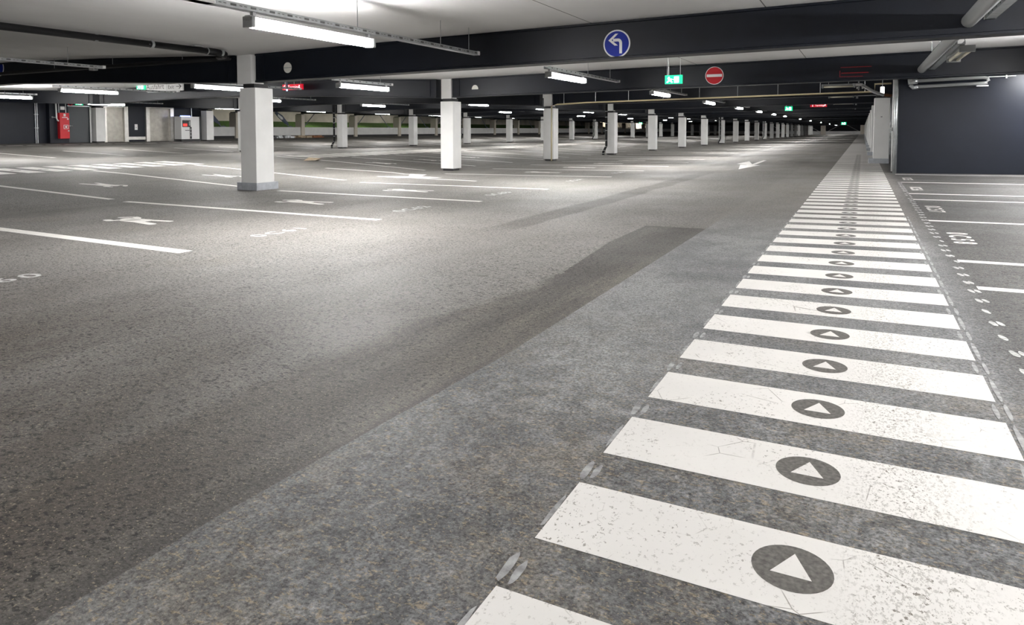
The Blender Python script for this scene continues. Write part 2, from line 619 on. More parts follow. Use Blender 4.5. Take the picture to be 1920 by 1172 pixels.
for k in range(0, 16):
    t = YS + PER * k
    dab(walk, XA - 0.006 + rr.uniform(-0.005, 0.005), t + 0.085, 0.013, 0.065, 0.03)
    dab(walk, XA + 0.026, t + 0.085 + rr.uniform(-0.02, 0.02), 0.011, 0.052, 0.0)
    dab(walk, XA - 0.008, t - WID * 0.55, 0.008, 0.10, 0.0)
    if k > 1:
        dab(walk, XB + 0.022, t - WID * 0.5, 0.011, 0.15, 0.0)
        dab(walk, XB - 0.016, t + 0.11, 0.010, 0.085, 0.0)
        dab(walk, XB + 0.026, t + 0.12, 0.010, 0.09, 0.0)
guide = thing('dotted_guide_line', (0, 0, 0), 0, 'broken double line of white paint dabs beside the right-hand bays', 'road marking')
y = 3.55
while y < 17.0:
    if rr.random() > 0.08:
        dab(guide, 0.700 + rr.uniform(-0.006, 0.006), y, 0.017, 0.055, 0.2, 'dab')
    if rr.random() > 0.08:
        dab(guide, 0.738 + rr.uniform(-0.006, 0.006), y + 0.01, 0.016, 0.052, 0.2, 'dab')
    y += 0.30

# --- left walkway in two runs
for (ya, n, lab) in ((6.83, 12, 'white zebra walkway with discs, near run left of the nearest pillar'),
                     (19.9, 60, 'white zebra walkway beyond the crossing lane, far run behind the nearest pillar')):
    w = thing('pedestrian_walkway', (0, 0, 0), 0, lab, 'walkway')
    for k in range(n):
        yy = ya + 0.68 * k
        o_ = flat(MB())
        strip(o_, -20.72, yy + 0.215, -18.74, yy + 0.215, 0.43)
        o_ = o_.build('stripe', M['paint_line'], w)
        if k < 14 and n < 20:
            disc_mesh(-19.75, yy + 0.21, 0.125).build('arrow_disc', [M['disc'], M['paint_line']], o_)

# --- right bays
RY = [5.78, 6.91, 9.83, 12.71, 13.85, 16.78, 19.67]
RL = ['white bay line on the right just short of the near double gap',
      'white bay line on the right, nearer the camera than the number 0C58',
      'white bay line on the right between numbers 0C58 and 0C57',
      'white bay line on the right just beyond number 0C57',
      'white bay line on the right just before number 0C56',
      'white bay line on the right between numbers 0C56 and 0C55',
      'white bay line on the right along the foot of the dark wall']
for i, (y, l) in enumerate(zip(RY, RL)):
    mb = flat(MB())
    strip(mb, 0.75, y, 6.2, y + 0.02, 0.118)
    tag(mb.build('bay_line', M['paint']), l, 'bay line', 'bay lines of the right-hand bays')


def number(body, x, y, side, m, label, size=0.235, sp=1.35):
    mb = flat(MB())
    if side > 0:       # read from the lane looking to the right
        add_text(mb, body, size, lambda u, v: fp(x + v, y - u), sp, 0, 0.006)
    else:
        add_text(mb, body, size, lambda u, v: fp(x - v, y + u), sp, 0, 0.005)
    mb.build('lettering', m, thing('bay_number', (0, 0, 0), 0, label, 'bay number', 'painted bay numbers'))


for body, y in (('0C58', 8.78), ('0C57', 11.70), ('0C56', 15.45), ('0C55', 18.35)):
    number(body, 0.84, y, 1, M['paint_line'], 'bay number %s painted white on the right-hand bay floor' % body, 0.27, 1.55)
for body, y in (('0C60', 2.42), ('0C61', 5.50), ('0C62', 8.18), ('0C63', 11.0), ('0C64', 14.9), ('0C65', 18.2)):
    number(body, -6.10, y, -1, M['dab'], 'bay number %s painted on the floor left of the driving lane' % body, 0.30, 1.30)

# --- left bays: inner row (towards the lane) and outer row (towards the walkway)
inner = [(-10.6, 4.70, -6.0, 4.47), (-11.9, 7.67, -5.8, 7.28), (-11.0, 10.45, -5.75, 9.95), (-10.95, 13.03, -5.71, 12.63)]
y = 16.70
while y < 75:
    inner.append((-10.9, y + 0.05, -5.75, y))
    y += 2.9
for i, (a, b, c, d) in enumerate(inner):
    mb = flat(MB())
    strip(mb, a, b, c, d, 0.135 if i else 0.16)
    tag(mb.build('bay_line', M['paint_line']), '%s bay line of the row beside the driving lane, left of it' % (ORD[i]), 'bay line', 'bay lines beside the driving lane')
outer = [(-17.2, 7.55, -12.4, 7.72), (-18.5, 11.0, -12.5, 10.78), (-18.5, 14.2, -11.9, 13.57), (-20.6, 19.5, -12.4, 17.9)]
y = 20.9
while y < 72:
    outer.append((-18.3, y + 0.35, -12.3, y))
    y += 2.9
for i, (a, b, c, d) in enumerate(outer):
    mb = flat(MB())
    strip(mb, a, b, c, d, 0.13)
    tag(mb.build('bay_line', M['paint_line']), '%s bay line of the row between the middle pillars and the left walkway' % ORD[i], 'bay line', 'bay lines behind the middle pillars')
far = []
y = 16.4
while y < 75:
    far.append(y)
    y += 3.05
for i, y in enumerate(far):
    mb = flat(MB())
    strip(mb, -35.2, y + 0.1, -30.4, y + 0.15, 0.14)
    tag(mb.build('bay_line', M['paint_line']), '%s bay line of the row by the far pillars' % ORD[i], 'bay line', 'bay lines by the far pillars')
    mb = flat(MB())
    strip(mb, -29.5, y + 0.3, -25.0, y + 0.3, 0.14)
    tag(mb.build('bay_line', M['paint_line']), '%s bay line on the near side of the far pillars' % ORD[i], 'bay line', 'bay lines before the far pillars')
# pale kerb line along the lobby front
mb = flat(MB())
for yy in range(14, 40):
    mb.poly([fp(-41.4, yy), fp(-41.1, yy), fp(-41.1, yy + 0.8), fp(-41.4, yy + 0.8)])
tag(mb.build('guide_line', M['paint_line']), 'broken white line on the floor in front of the lift lobby', 'road marking')

# --- pictograms of a walking parent and child on the bays
STROKES = [([(0.00, 0.62), (0.14, 0.80), (0.26, 0.72), (0.38, 0.52)], 0.15), ([(0.08, 0.18), (0.20, 0.12), (0.28, 0.36), (0.40, 0.48)], 0.17),
           ([(0.20, 0.50), (0.34, 0.50)], 0.26), ([(0.36, 0.42), (0.46, 0.40), (0.58, 0.40)], 0.48), ([(0.52, 0.52), (0.72, 0.56), (0.96, 0.60)], 0.15),
           ([(0.52, 0.30), (0.74, 0.20), (1.00, 0.10)], 0.19)]


def picto(x, y, s, sx, label):
    mb = flat(MB())
    sy = 0.60

    def at(u, v, h):
        return fp(x + sx * s * (u - 0.5), y + sy * (v - 0.45), EPS + h)
    for n, (pts, w) in enumerate(STROKES):
        for (u0, v0), (u1, v1) in zip(pts, pts[1:]):
            du, dv = (u1 - u0) * s, (v1 - v0) * sy
            L = math.hypot(du, dv)
            nu, nv = -dv / L * w * 0.5 * sy / s, du / L * w * 0.5
            mb.poly([at(u0 + nu, v0 + nv, n * 2e-5), at(u0 - nu, v0 - nv, n * 2e-5), at(u1 - nu, v1 - nv, n * 2e-5), at(u1 + nu, v1 + nv, n * 2e-5)])
        for (u0, v0) in pts:
            mb.poly([at(u0 + 0.5 * w * sy / s * math.cos(q * PI / 6), v0 + 0.5 * w * math.sin(q * PI / 6), n * 2e-5 + 1e-5) for q in range(12)])
    tag(mb.build('person_pictogram', M['paint_line']), label, 'floor pictogram', 'walking person pictograms on the bays')


for i, (x, y) in enumerate([(-8.97, 5.97), (-8.67, 8.82), (-8.36, 11.45), (-8.4, 18.2), (-8.4, 21.1), (-8.4, 24.0), (-8.4, 26.9)]):
    picto(x, y, 1.15, 1, 'white walking person painted on the %s bay beside the driving lane' % ORD[i])
for i, (x, y) in enumerate([(-14.8, 9.09), (-14.9, 12.3), (-15.3, 19.4), (-15.3, 22.3), (-15.3, 25.3)]):
    picto(x, y, 1.05, -1, 'white walking person painted on the %s bay behind the middle pillars' % ORD[i])

# --- arrows on the floor
mb = flat(MB())
for P in ([(-3.30, 21.2), (-3.02, 23.9), (-3.22, 23.75), (-3.28, 24.6), (-3.38, 24.6), (-3.47, 23.85), (-3.70, 24.1)],
          [(-3.37, 23.7), (-3.21, 23.7), (-3.30, 27.9), (-3.42, 27.9)],
          [(-3.46, 24.0), (-3.38, 24.6), (-3.80, 26.9), (-3.92, 24.7)]):
    mb.poly([fp(*p) for p in P])
tag(mb.build('lane_arrow', M['paint']), 'white two-headed lane arrow painted in the driving lane', 'floor arrow')
mb = flat(MB())
strip(mb, -15.0, 16.2, -12.6, 16.45, 0.16)
strip(mb, -12.6, 16.45, -11.3, 16.05, 0.12)
mb.poly([fp(*p) for p in [(-12.1, 15.05), (-11.1, 14.75), (-9.95, 15.15), (-11.0, 15.55)]])
mb.poly([fp(*p) for p in [(-11.3, 15.5), (-10.9, 15.5), (-11.2, 16.25), (-11.9, 16.4)]])
strip(mb, -11.7, 15.1, -8.4, 14.3, 0.12)
tag(mb.build('turn_arrow', M['paint']), 'white turning arrow in the crossing lane between the two nearest pillars', 'floor arrow')

# ------------------------------------------------------------------ pillars
def make_pillar(name, x0, x1, y0, dy, plinth, label, group, cap_dx=(-0.02, -0.12), h=2.20, upper=True):
    """origin at the front right corner of the shaft on the floor"""
    w = x1 - x0
    t = tag(thing(name, (x1, y0, fz((x0 + x1) / 2)), 0, label, 'pillar', group), kind='thing')
    MB().box(-w, 0, 0, dy, 0.07 if not plinth else 0.16, h).build('shaft', M['white'], t, bevel=0.012)
    if plinth:
        MB().box(-w - 0.13, 0.004, -0.004, dy + 0.11, 0, 0.165).build('plinth', M['plinth'], t, bevel=0.006)
    else:
        MB().box(-w + 0.06, -0.05, 0.05, dy - 0.05, 0, 0.08).build('base_shoe', M['rubber'], t)
    MB().box(-w + 0.05, -0.09, 0.06, dy - 0.05, h, h + 0.09).build('bearing_pad', M['rubber'], t)
    if upper:
        MB().box(-w + cap_dx[0], cap_dx[1], 0.08, 0.42, h + 0.085, CEIL - 0.004).build('upper_block', M['white'], t, bevel=0.01)
    return t


NK = 24
p0 = make_pillar('pillar', -11.94, -11.47, 10.29, 0.49, True, 'white square pillar on a grey plinth, nearest of the row left of the lane', 'pillars of the middle row', (-0.16, -0.19))
p1 = None
for k in range(1, NK):
    lab = 'white square pillar without plinth, %s of the long row left of the driving lane' % ORD[k]
    loc = (-11.47, 10.29 + BAY * k, fz(-11.7))
    if p1 is None:
        p1 = make_pillar('pillar', -11.94, -11.47, 10.29 + BAY * k, 0.49, False, lab, 'pillars of the middle row')
    else:
        dup(p1, loc, lab)
q0 = None
for k in range(2, 20):
    lab = 'white square pillar, %s of the far row nearer the outer parapet' % ORD[k - 2]
    if q0 is None:
        q0 = make_pillar('pillar', -30.25, -29.78, 10.29 + BAY * k, 0.49, False, lab, 'pillars of the far row')
    else:
        dup(q0, (-29.78, 10.29 + BAY * k, fz(-30.0)), lab)
r0 = None
for k in range(2, NK):
    lab = 'white pillar, %s of the row at the right edge of the striped walkway' % ORD[k - 2]
    if r0 is None:
        r0 = make_pillar('pillar', 0.32, 0.79, 25.91, 0.5, True, lab, 'pillars along the right walkway', upper=False)
        # small plate on the shaft
        MB().box(-0.27, -0.22, -0.012, 0.0, 1.55, 1.585).build('name_plate', M['greyp'], r0)
    else:
        dup(r0, (0.79, 10.29 + BAY * k, fz(0.55)), lab)
for k, x0, x1, lab in ((2, -43.5, -42.98, 'white column beside the left lift door'), (3, -43.2, -42.6, 'white column right of the ticket machine')):
    make_pillar('pillar', x0, x1, 10.29 + BAY * k, 0.6, False, lab, 'columns of the lift lobby', upper=False)

# parapet on the left side and its columns, with V braces
pz = fz(-48.9)
ycol = [34.65] + [10.29 + BAY * k for k in range(4, 21)]
panel0 = None
for i, y in enumerate(ycol):
    lab = 'low white parapet wall panel along the outer side, %s from the lobby' % ORD[i].replace('nearest', 'first')
    ya, yb = (y if i == 0 else y + 0.43), (ycol[i + 1] - 0.01 if i + 1 < len(ycol) else YB)
    if 1 < i < len(ycol) - 1:
        dup(panel0, (-48.95, ya, pz), lab)
        continue
    p = tag(thing('parapet_wall', (-48.95, ya, pz), 0, lab, 'parapet', 'parapet panels'), kind='thing')
    MB().box(-0.1, 0.1, 0, yb - ya, 0.22, 1.0).build('panel', M['white'], p)
    MB().box(-0.1, 0.05, 0, yb - ya, -0.05, 0.22).build('base_strip', M['rubber'], p)
    if i == 1:
        panel0 = p
col0 = None
for k in range(4, 21):
    lab = 'beige column standing in the white parapet, %s from the left' % ORD[k - 4].replace('nearest', 'first')
    y = 10.29 + BAY * k
    if col0 is None:
        col0 = tag(thing('parapet_column', (-48.7, y, pz), 0, lab, 'column', 'parapet columns'), kind='thing')
        MB().box(-0.85, 0, 0, 0.42, 0, 2.24).build('shaft', M['beige'], col0, bevel=0.01)
        MB().box(-0.75, -0.1, 0.06, 0.36, 2.24, 2.31).build('bearing_pad', M['rubber'], col0)
    else:
        dup(col0, (-48.7, y, pz), lab)
br0 = None
for k in range(4, 21):
    y = 10.5 + BAY * k
    lab = 'pair of diagonal steel braces rising from the %s parapet column' % ORD[k - 4].replace('nearest', 'first')
    if br0 is None:
        br0 = thing('brace_pair', (-49.62, y, pz), 0, lab, 'brace', 'diagonal braces behind the parapet')
        for s in (-1, 1):
            MB().tube([(0, s * 0.55, 0.65), (0, s * 2.9, 2.72)], 0.045, 8).build('brace', M['braces'], br0)
        MB().prism([(-0.7, 0.45), (0.7, 0.45), (0.95, 1.05), (0.75, 1.15), (0, 0.75), (-0.75, 1.15), (-0.95, 1.05)], -0.03, 0.03, 'x').build('gusset', M['braces'], br0)
    else:
        dup(br0, (-49.62, y, pz), lab)
for (yy, zz, lab, a) in ((47.5, 2.40, 'blue steel turnbuckle bracket on the brace beside the nearest pillar', 0.62), (39.6, 2.42, 'dark steel bracket on the brace beside the lobby column', 0.62)):
    t = thing('brace_bracket', (-49.60, yy, zz), 0, lab, 'bracket')
    pts = [(-0.62, 0.46), (-0.50, 0.52), (0.22, 0.16), (0.95, -0.58), (1.00, -0.74), (0.60, -0.66), (-0.30, 0.0), (-0.68, 0.36)]
    MB().prism(pts, -0.05, 0.05, 'x').build('plate', M['bluesteel'], t)
    MB().prism([(-0.35, 0.30), (0.20, -0.02), (0.28, -0.22), (0.05, -0.24), (-0.40, 0.10)], 0.05, 0.07, 'x').build('cut_out', M['signwhite'], t)

# far end parapet
mb = MB().box(-48.5, 1.0, YB - 1.3, YB - 1.15, -0.2, 0.78)
tag(mb.build('parapet_wall', M['white']), 'low white parapet closing the far end of the driving lane', 'parapet', None, 'thing')
for x, w, lab in ((-9.2, 0.45, 'beige column at the far end left of the vanishing point'), (0.0, 0.45, 'beige column at the far end beside the walkway'), (-18.4, 0.45, 'beige column at the far end, hidden among pillars')):
    t = tag(thing('parapet_column', (x, YB - 1.8, fz(x)), 0, lab, 'column', 'columns of the far end'), kind='thing')
    MB().box(-w * 1.3, w * 1.3, 0, 0.45, 0, 2.36).build('shaft', M['beige'], t)
    b = thing('brace_pair', (x, YB - 1.0, fz(x)), 0, 'pair of diagonal braces behind the far end column at %s' % ('the walkway' if x == 0 else ('the lane' if x > -10 else 'the pillars')), 'brace', 'braces of the far end')
    MB().box(-0.25, 0.25, -0.03, 0.03, 0.0, 0.85).build('gusset', M['galv'], b)
    for s in ((-1,) if x == 0 else (-1, 1)):
        MB().tube([(s * 0.8, 0, 0.7), (s * 4.2, 0, 2.7)], 0.07, 6).build('brace', M['galv'], b)

# outside: embankment, retaining wall and a lit ramp house
mb = MB()
mb.poly([(-49.75, 30, 1.15), (-54.49, 30, 2.05), (-54.49, 150, 2.05), (-49.75, 150, 1.15)])
mb.poly([(-49.75, 30, 1.15), (-49.75, 150, 1.15), (-49.75, 150, -1), (-49.75, 30, -1)])
mb.poly([(-49.75, 30, 1.15), (-49.75, 30, -1), (-54.49, 30, -1), (-54.49, 30, 2.05)])
gr = mb.build('grass_bank', M['grass'])
tag(gr, 'mown green grass bank beyond the parapet', 'grass', None, 'stuff')
mb = MB().box(-55.0, -54.5, 20, 150, -1, 6.5)
tag(mb.build('retaining_wall', M['conc']), 'stained concrete retaining wall behind the grass bank', 'wall')
rh = thing('ramp_house', (-62, 190, 0.3), 0, 'cream lit ramp building seen far off between the pillars', 'building')
MB().box(-0.3, 0, -24, 36, -0.5, 4.2).build('wall', M['beige'], rh)
mb = MB()
mb.poly([(0.6, -20, 0.2), (0.9, -20, 0.2), (0.9, 30, 2.4), (0.6, 30, 2.4)])
MB().prism([(-20, -0.2), (30, 2.0), (30, 2.5), (-20, 0.3)], 0.5, 0.9, 'x').build('ramp', M['white'], rh)
for i in range(5):
    MB().box(0.2, 0.5, -18 + i * 11, -13 + i * 11, 0.2, 1.6).build('opening', M['rubber'], rh)
for yy in (178, 204):
    ld = D.lights.new('ramp_light', 'AREA')
    ld.shape, ld.size, ld.size_y = 'RECTANGLE', 0.4, 6
    ld.energy = 900
    ld.color = (1.0, 0.9, 0.72)
    o = D.objects.new('ramp_light', ld)
    COL.objects.link(o)
    o.parent = rh
    o.location = (3.0, yy - 190, 4.0)
    o.rotation_euler = (0, math.radians(35), 0)

for k in (4, 5, 6, 7):  # unseen fill lights added to brighten the grass bank and retaining wall
    y = 10.5 + BAY * (k + 0.5)
    t = thing('added_fill_light', (-49.75, y, pz + 2.55), 0, 'flood light added on the outer edge to brighten the grass bank, %s from the lobby' % ORD[k - 4].replace('nearest', 'first'), 'flood light', 'flood lights outside')
    MB().box(-0.12, 0.0, -0.25, 0.25, 0, 0.14).build('housing', M['greyp'], t, bevel=0.01)
    MB().box(-0.02, 0.16, -0.03, 0.03, 0.05, 0.37).build('arm', M['galv'], t)
    ld = D.lights.new('fill', 'AREA')
    ld.shape, ld.size, ld.size_y = 'RECTANGLE', 0.4, 0.1
    ld.energy = 70
    ld.color = (1.0, 0.96, 0.9)
    o = D.objects.new('fill', ld)
    COL.objects.link(o)
    o.parent = t
    o.location = (-0.14, 0, 0.05)
    o.rotation_euler = (0, math.radians(62), 0)

# ------------------------------------------------------------------ beams
def i_section(w=0.36, d=0.595, tf=0.03, tw=0.31):
    a = w / 2
    b = tw / 2
    return [(-a, 0), (a, 0), (a, tf), (b, tf + 0.01), (b, d - tf - 0.01), (a, d - tf), (a, d), (-a, d), (-a, d - tf), (-b, d - tf - 0.01), (-b, tf + 0.01), (-a, tf)]


def make_beam(x0, x1, y, label, group, plates=()):
    t = tag(thing('ceiling_beam', (x1, y, 0), 0, label, 'beam', group), kind='thing')
    xx = split_x(x0, x1)
    prof = i_section()
    mb = MB()
    n = len(prof)
    for x in xx:
        for (p, q) in prof:
            mb.v.append((x - x1, p, fz(x) + CLEAR + q))
    for i in range(len(xx) - 1):
        for j in range(n):
            jj = (j + 1) % n
            mb.f.append((i * n + j, i * n + jj, (i + 1) * n + jj, (i + 1) * n + j))
            mb.mi.append(0)
    mb.f.append(tuple(reversed(range(n))))
    mb.f.append(tuple((len(xx) - 1) * n + j for j in range(n)))
    mb.mi += [0, 0]
    mb.build('girder', M['beam'], t)
    for px in plates:
        z = fz(px) + CLEAR
        MB().box(px - x1 - 0.012, px - x1 + 0.012, -0.175, 0.175, z + 0.03, z + 0.565).build('stiffener_plate', M['beam'], t)
    return t


specs = [((-11.55, 8.8), 'dark navy steel ceiling beam spanning the driving lane, %s from the camera', 'beams over the driving lane', (-11.3,), 0),
         ((-29.9, -12.16), 'dark navy ceiling beam between the middle and far pillars, %s from the camera', 'beams left of the middle pillars', (-12.4, -29.6), 0),
         ((-48.9, -30.4), 'dark navy ceiling beam running out to the parapet, %s from the camera', 'beams by the outer parapet', (-30.7,), 0)]
for (x0, x1), lab, grp, pl, ks in specs:
    first = None
    for k in range(ks, NK):
        l = lab % ORD[k]
        if grp.startswith('beams over') and k >= 2:
            if k == 2:
                first = None
            xe = 1.04
        else:
            xe = x1
        if first is None:
            first = make_beam(x0, xe, Y0 + BAY * k, l, grp, pl)
        else:
            dup(first, (xe, Y0 + BAY * k, 0), l)

# ------------------------------------------------------------------ lamps and cable trays
def make_lamp(label, group, loc, tube='tube'):
    t = thing('fluorescent_lamp', loc, 0, label, 'lamp', group)
    # origin: middle of the batten at mounting height
    MB().prism([(-0.052, 0.0), (0.052, 0.0), (0.062, 0.042), (0.030, 0.058), (-0.030, 0.058), (-0.062, 0.042)], -1.03, 1.03).build('housing', M['lampbody'], t)
    MB().prism([(-0.070, 0.0), (-0.066, -0.046), (-0.035, -0.066), (0.035, -0.066), (0.066, -0.046), (0.070, 0.0)], -0.98, 0.98).build('diffuser', M[tube], t)
    for s in (-1, 1):
        MB().box(-0.074, 0.074, s * 1.005 - 0.025, s * 1.005 + 0.025, -0.07, 0.05).build('end_cap', M['greyp'], t, bevel=0.008)
        MB().box(-0.022, 0.022, s * 0.95 - 0.02, s * 0.95 + 0.02, 0.055, 0.10).build('mount_clip', M['lampbody'], t)
    return t


def make_tray(x, y0, y1, z, label, rods, group='cable trays along the ceiling'):
    t = thing('cable_tray', (x, y1, z), 0, label, 'cable tray', group)
    L = y1 - y0
    a, h = 0.055, 0.058
    # open channel: two slotted sides and a bottom
    mb = MB()
    mb.prism([(-a, 0), (a, 0), (a, h), (a - 0.004, h), (a - 0.004, 0.004), (-a + 0.004, 0.004), (-a + 0.004, h), (-a, h)], -L, 0)
    mb.build('channel', M['galv'], t)
    mb = MB()
    s = -L + 0.15
    while s < -0.1:
        for sd in (-1, 1):
            mb.box(sd * (a + 0.0006) - 0.0006, sd * (a + 0.0006) + 0.0006, s, s + 0.075, 0.018, 0.042)
            mb.box(sd * (a + 0.0006) - 0.0006, sd * (a + 0.0006) + 0.0006, s + 0.115, s + 0.150, 0.027, 0.034)
            mb.box(sd * (a + 0.0006) - 0.0006, sd * (a + 0.0006) + 0.0006, s + 0.175, s + 0.210, 0.027, 0.034)
        s += 0.26
    tag(mb.build('slot_pattern', M['slot'], t), None, None, None, 'stuff')  # thin dark plates standing for the slots in both sides
    for ry in rods:
        zc = fz(x) + CEIL - z
        MB().tube([(0, ry - y1, 0.004), (0, ry - y1, zc + 0.02)], 0.005, 6).build('hanger_rod', M['galv'], t)
    MB().box(-a - 0.006, a + 0.006, -0.07, 0.0, 0.0, h + 0.006).build('end_bracket', M['signwhite'], t, bevel=0.004)
    return t


XL_A = -5.86
zt = fz(XL_A) + 2.485
zl = zt - 0.10
lamp0 = make_lamp('bright fluorescent lamp under the slotted tray, nearest over the driving lane', 'lamps over the driving lane', (XL_A, 6.2, zl))
tr0 = make_tray(XL_A, 0.6, 10.02, zt, 'slotted metal cable tray holding the nearest bright lamp over the lane', (2.6, 4.62, 6.95, 8.9, 9.75), 'cable trays over the driving lane')
bx = MB().box(-0.075, 0.075, -5.55, -5.30, 0.0, 0.085).build('junction_box', M['signwhite'], tr0, bevel=0.01)
tray1 = None
for k in (0, 1, 2, 3, 4, 5, 6, 8, 10, 13, 17, 21, 22):
    yb = Y0 + BAY * k
    dup(lamp0, (XL_A, yb + 3.42, zl), 'bright fluorescent lamp under its tray, %s over the driving lane' % ORD[k + 1])
    lab = 'slotted cable tray over the driving lane, %s from the camera' % ORD[k + 1]
    if tray1 is None:
        tray1 = make_tray(XL_A, yb + 2.3, yb + 6.95, zt, lab, (yb + 4.7, yb + 6.3), 'cable trays over the driving lane')
    else:
        dup(tray1, (XL_A, yb + 6.95, zt), lab)


def lamp_line(x, ks, where, zadj=0.0):
    z = fz(x) + 2.42 + zadj
    tr = lm = None
    for i, k in enumerate(ks):
        yb = Y0 + BAY * k
        l = 'bright fluorescent lamp, %s %s' % (ORD[i], where)
        if lm is None:
            lm = make_lamp(l, 'lamps ' + where, (x, yb + 3.9, z), 'tube_dim')
        else:
            dup(lm, (x, yb + 3.9, z), l)
        lab = 'slotted cable tray carrying the lamp, %s %s' % (ORD[i], where)
        if tr is None:
            tr = make_tray(x, yb + 2.7, yb + 7.2, z + 0.10, lab, (yb + 5.2, yb + 6.9), 'cable trays ' + where)
        else:
            dup(tr, (x, yb + 7.2, z + 0.10), lab)


make_tray(-11.98, Y0 + 2.7, Y0 + 5.1, fz(-11.98) + 2.56, 'short slotted cable tray holding the lamp between the two nearest middle pillars', (Y0 + 3.3, Y0 + 4.6), 'cable trays at the left')
dup(lamp0, (-11.98, Y0 + 3.9, fz(-11.98) + 2.46), 'bright fluorescent lamp between the two nearest pillars of the middle row', 'lamps left of the middle pillars')
lamp_line(-17.55, (0, 2, 3, 4, 5, 7, 8, 10, 12, 14), 'in the line behind the middle pillars')
lamp_line(-24.3, (0, 1, 2, 4, 6, 8, 10, 12), 'in the line over the left walkway')
lamp_line(-36.0, (0, 1, 2, 3, 4, 5, 6, 7, 8, 10, 12), 'in the line beyond the far pillars', -0.02)
make_tray(-29.9, Y0 + 2.7, Y0 + 5.1, fz(-29.9) + 2.60, 'short slotted cable tray at the left edge before the lobby', (Y0 + 3.3, Y0 + 4.6), 'cable trays at the left')
dup(lamp0, (-29.9, Y0 + 3.9, fz(-29.9) + 2.5), 'bright fluorescent lamp at the left edge, before the lobby', 'lamps by the far pillars')
XR = 3.45
for yy, w in ((-1.6, 'behind the viewpoint'), (4.3, 'beside the near zebra stripes'), (8.2, 'beside bay number 0C58'), (15.0, 'beside bay number 0C56')):  # lamps out of view, added and spaced to brighten the walkway
    dup(lamp0, (XR, yy, fz(XR) + 2.42), 'added bright fluorescent lamp over the right-hand bays, ' + w, 'lamps over the right bays')
    make_tray(XR, yy - 1.1, yy + 1.5, fz(XR) + 2.52, 'slotted cable tray for the added lamp over the right-hand bays, ' + w, (yy - 0.6, yy + 1.2), 'cable trays at the right')
dup(lamp0, (4.42, 19.3, fz(4.4) + 2.42), 'bright fluorescent lamp along the dark wall at the end of the white rod', 'lamps over the right bays', PI / 2)
dup(lamp0, (XL_A, -1.6, zl), 'bright fluorescent lamp over the driving lane, behind the viewpoint', 'lamps over the driving lane')
make_tray(-14.5, 3.0, 8.95, fz(-14.5) + 2.53, 'slotted cable tray without lamp at the upper left', (6.6, 8.2), 'cable trays at the left')

# ------------------------------------------------------------------ pipes
def drain(x, y, label, kink=True, m='black', r=0.064):
    z0 = fz(x)
    t = thing('drainpipe', (x, y, z0), 0, label, 'drainpipe', 'black drainpipes on the pillars')
    pts = [(-0.10, -0.12, 0.0), (-0.10, -0.12, 0.16), (0.03, -0.03, 0.46), (0.03, -0.03, 2.86)] if kink else [(0, 0, 0), (0, 0, 2.86)]
    MB().tube(pts, r, 10).build('pipe', M[m], t, smooth=True)
    for h in (0.06, 0.22, 0.42, 0.75, 1.25, 1.62, 1.95, 2.25):
        bx_, by_ = (0.03, -0.03) if h > 0.46 else ((-0.10, -0.12) if h < 0.17 else (-0.073, -0.10) if h < 0.3 else (0.01, -0.04))
        MB().tube([(bx_, by_, h), (bx_, by_, h + 0.03)], r + 0.006, 10).build('pipe_clamp', M['greyp'], t)
    MB().box(-0.09, 0.16, -0.035, 0.0, 1.66, 1.70).build('wall_bracket', M['galv'], t)
    return t


drain(-11.90, 10.29 + BAY * 3 - 0.09, 'black drainpipe with clamps on the fourth pillar left of the lane')
drain(-11.80, 10.29 + BAY * 7 - 0.09, 'black drainpipe on the eighth pillar left of the lane')
drain(-11.80, 10.29 + BAY * 11 - 0.09, 'black drainpipe on the twelfth pillar left of the lane')
drain(-30.42, 10.29 + BAY * 3 - 0.06, 'black drainpipe on the second pillar of the far row')
drain(-30.42, 10.29 + BAY * 5 - 0.06, 'black drainpipe on the fourth pillar of the far row')
drain(-30.10, 10.29 + BAY * 9 - 0.09, 'black drainpipe on the eighth pillar of the far row')

# insulated black pipe below the ceiling at the upper left, and its run along the beam
t = thing('ceiling_pipe', (-11.35, 9.4, 2.68), 0, 'thick black pipe under the ceiling at the upper left', 'pipe')
MB().tube([(0.05, -9.0, 0.0), (0, -0.35, 0)], 0.058, 14).build('pipe', M['black'], t, smooth=True)
MB().tube([(0, -0.36, 0), (0, -0.12, -0.005), (-0.06, 0.08, -0.02), (-0.22, 0.20, -0.03), (-0.42, 0.24, -0.03)], 0.068, 14).build('elbow', M['black'], t, smooth=True)
for yy in (-1.55, -2.55, -0.38, -0.06):
    MB().tube([(0, yy, 0), (0, yy + 0.05, 0)], 0.066, 14).build('pipe_clamp', M['galv'], t)
for yy in (-1.52, -0.30):
    MB().tube([(0, yy, 0.05), (0, yy, fz(-11.35) + CEIL - 2.68 + 0.01)], 0.006, 6).build('hanger_rod', M['galv'], t)
MB().box(-0.10, 0.10, -0.72, -0.54, 0.055, 0.075).build('bracket_plate', M['galv'], t)
t = thing('beam_pipe', (-11.9, 10.02, 2.66), 0, 'black drain pipe running left along the front of the nearest beam', 'pipe')
MB().tube([(0, 0, 0), (-9.0, 0, 0.02)], 0.045, 12).build('pipe', M['black'], t, smooth=True)
MB().box(-4.85, -4.68, -0.06, 0.06, -0.06, 0.06).build('pipe_clamp', M['galv'], t)
for xx in (-1.5, -4.0, -6.4):
    MB().tube([(xx, 0, 0.04), (xx, 0, fz(-11.9 + xx) + CEIL - 2.66 + 0.01)], 0.005, 6).build('hanger_rod', M['galv'], t)

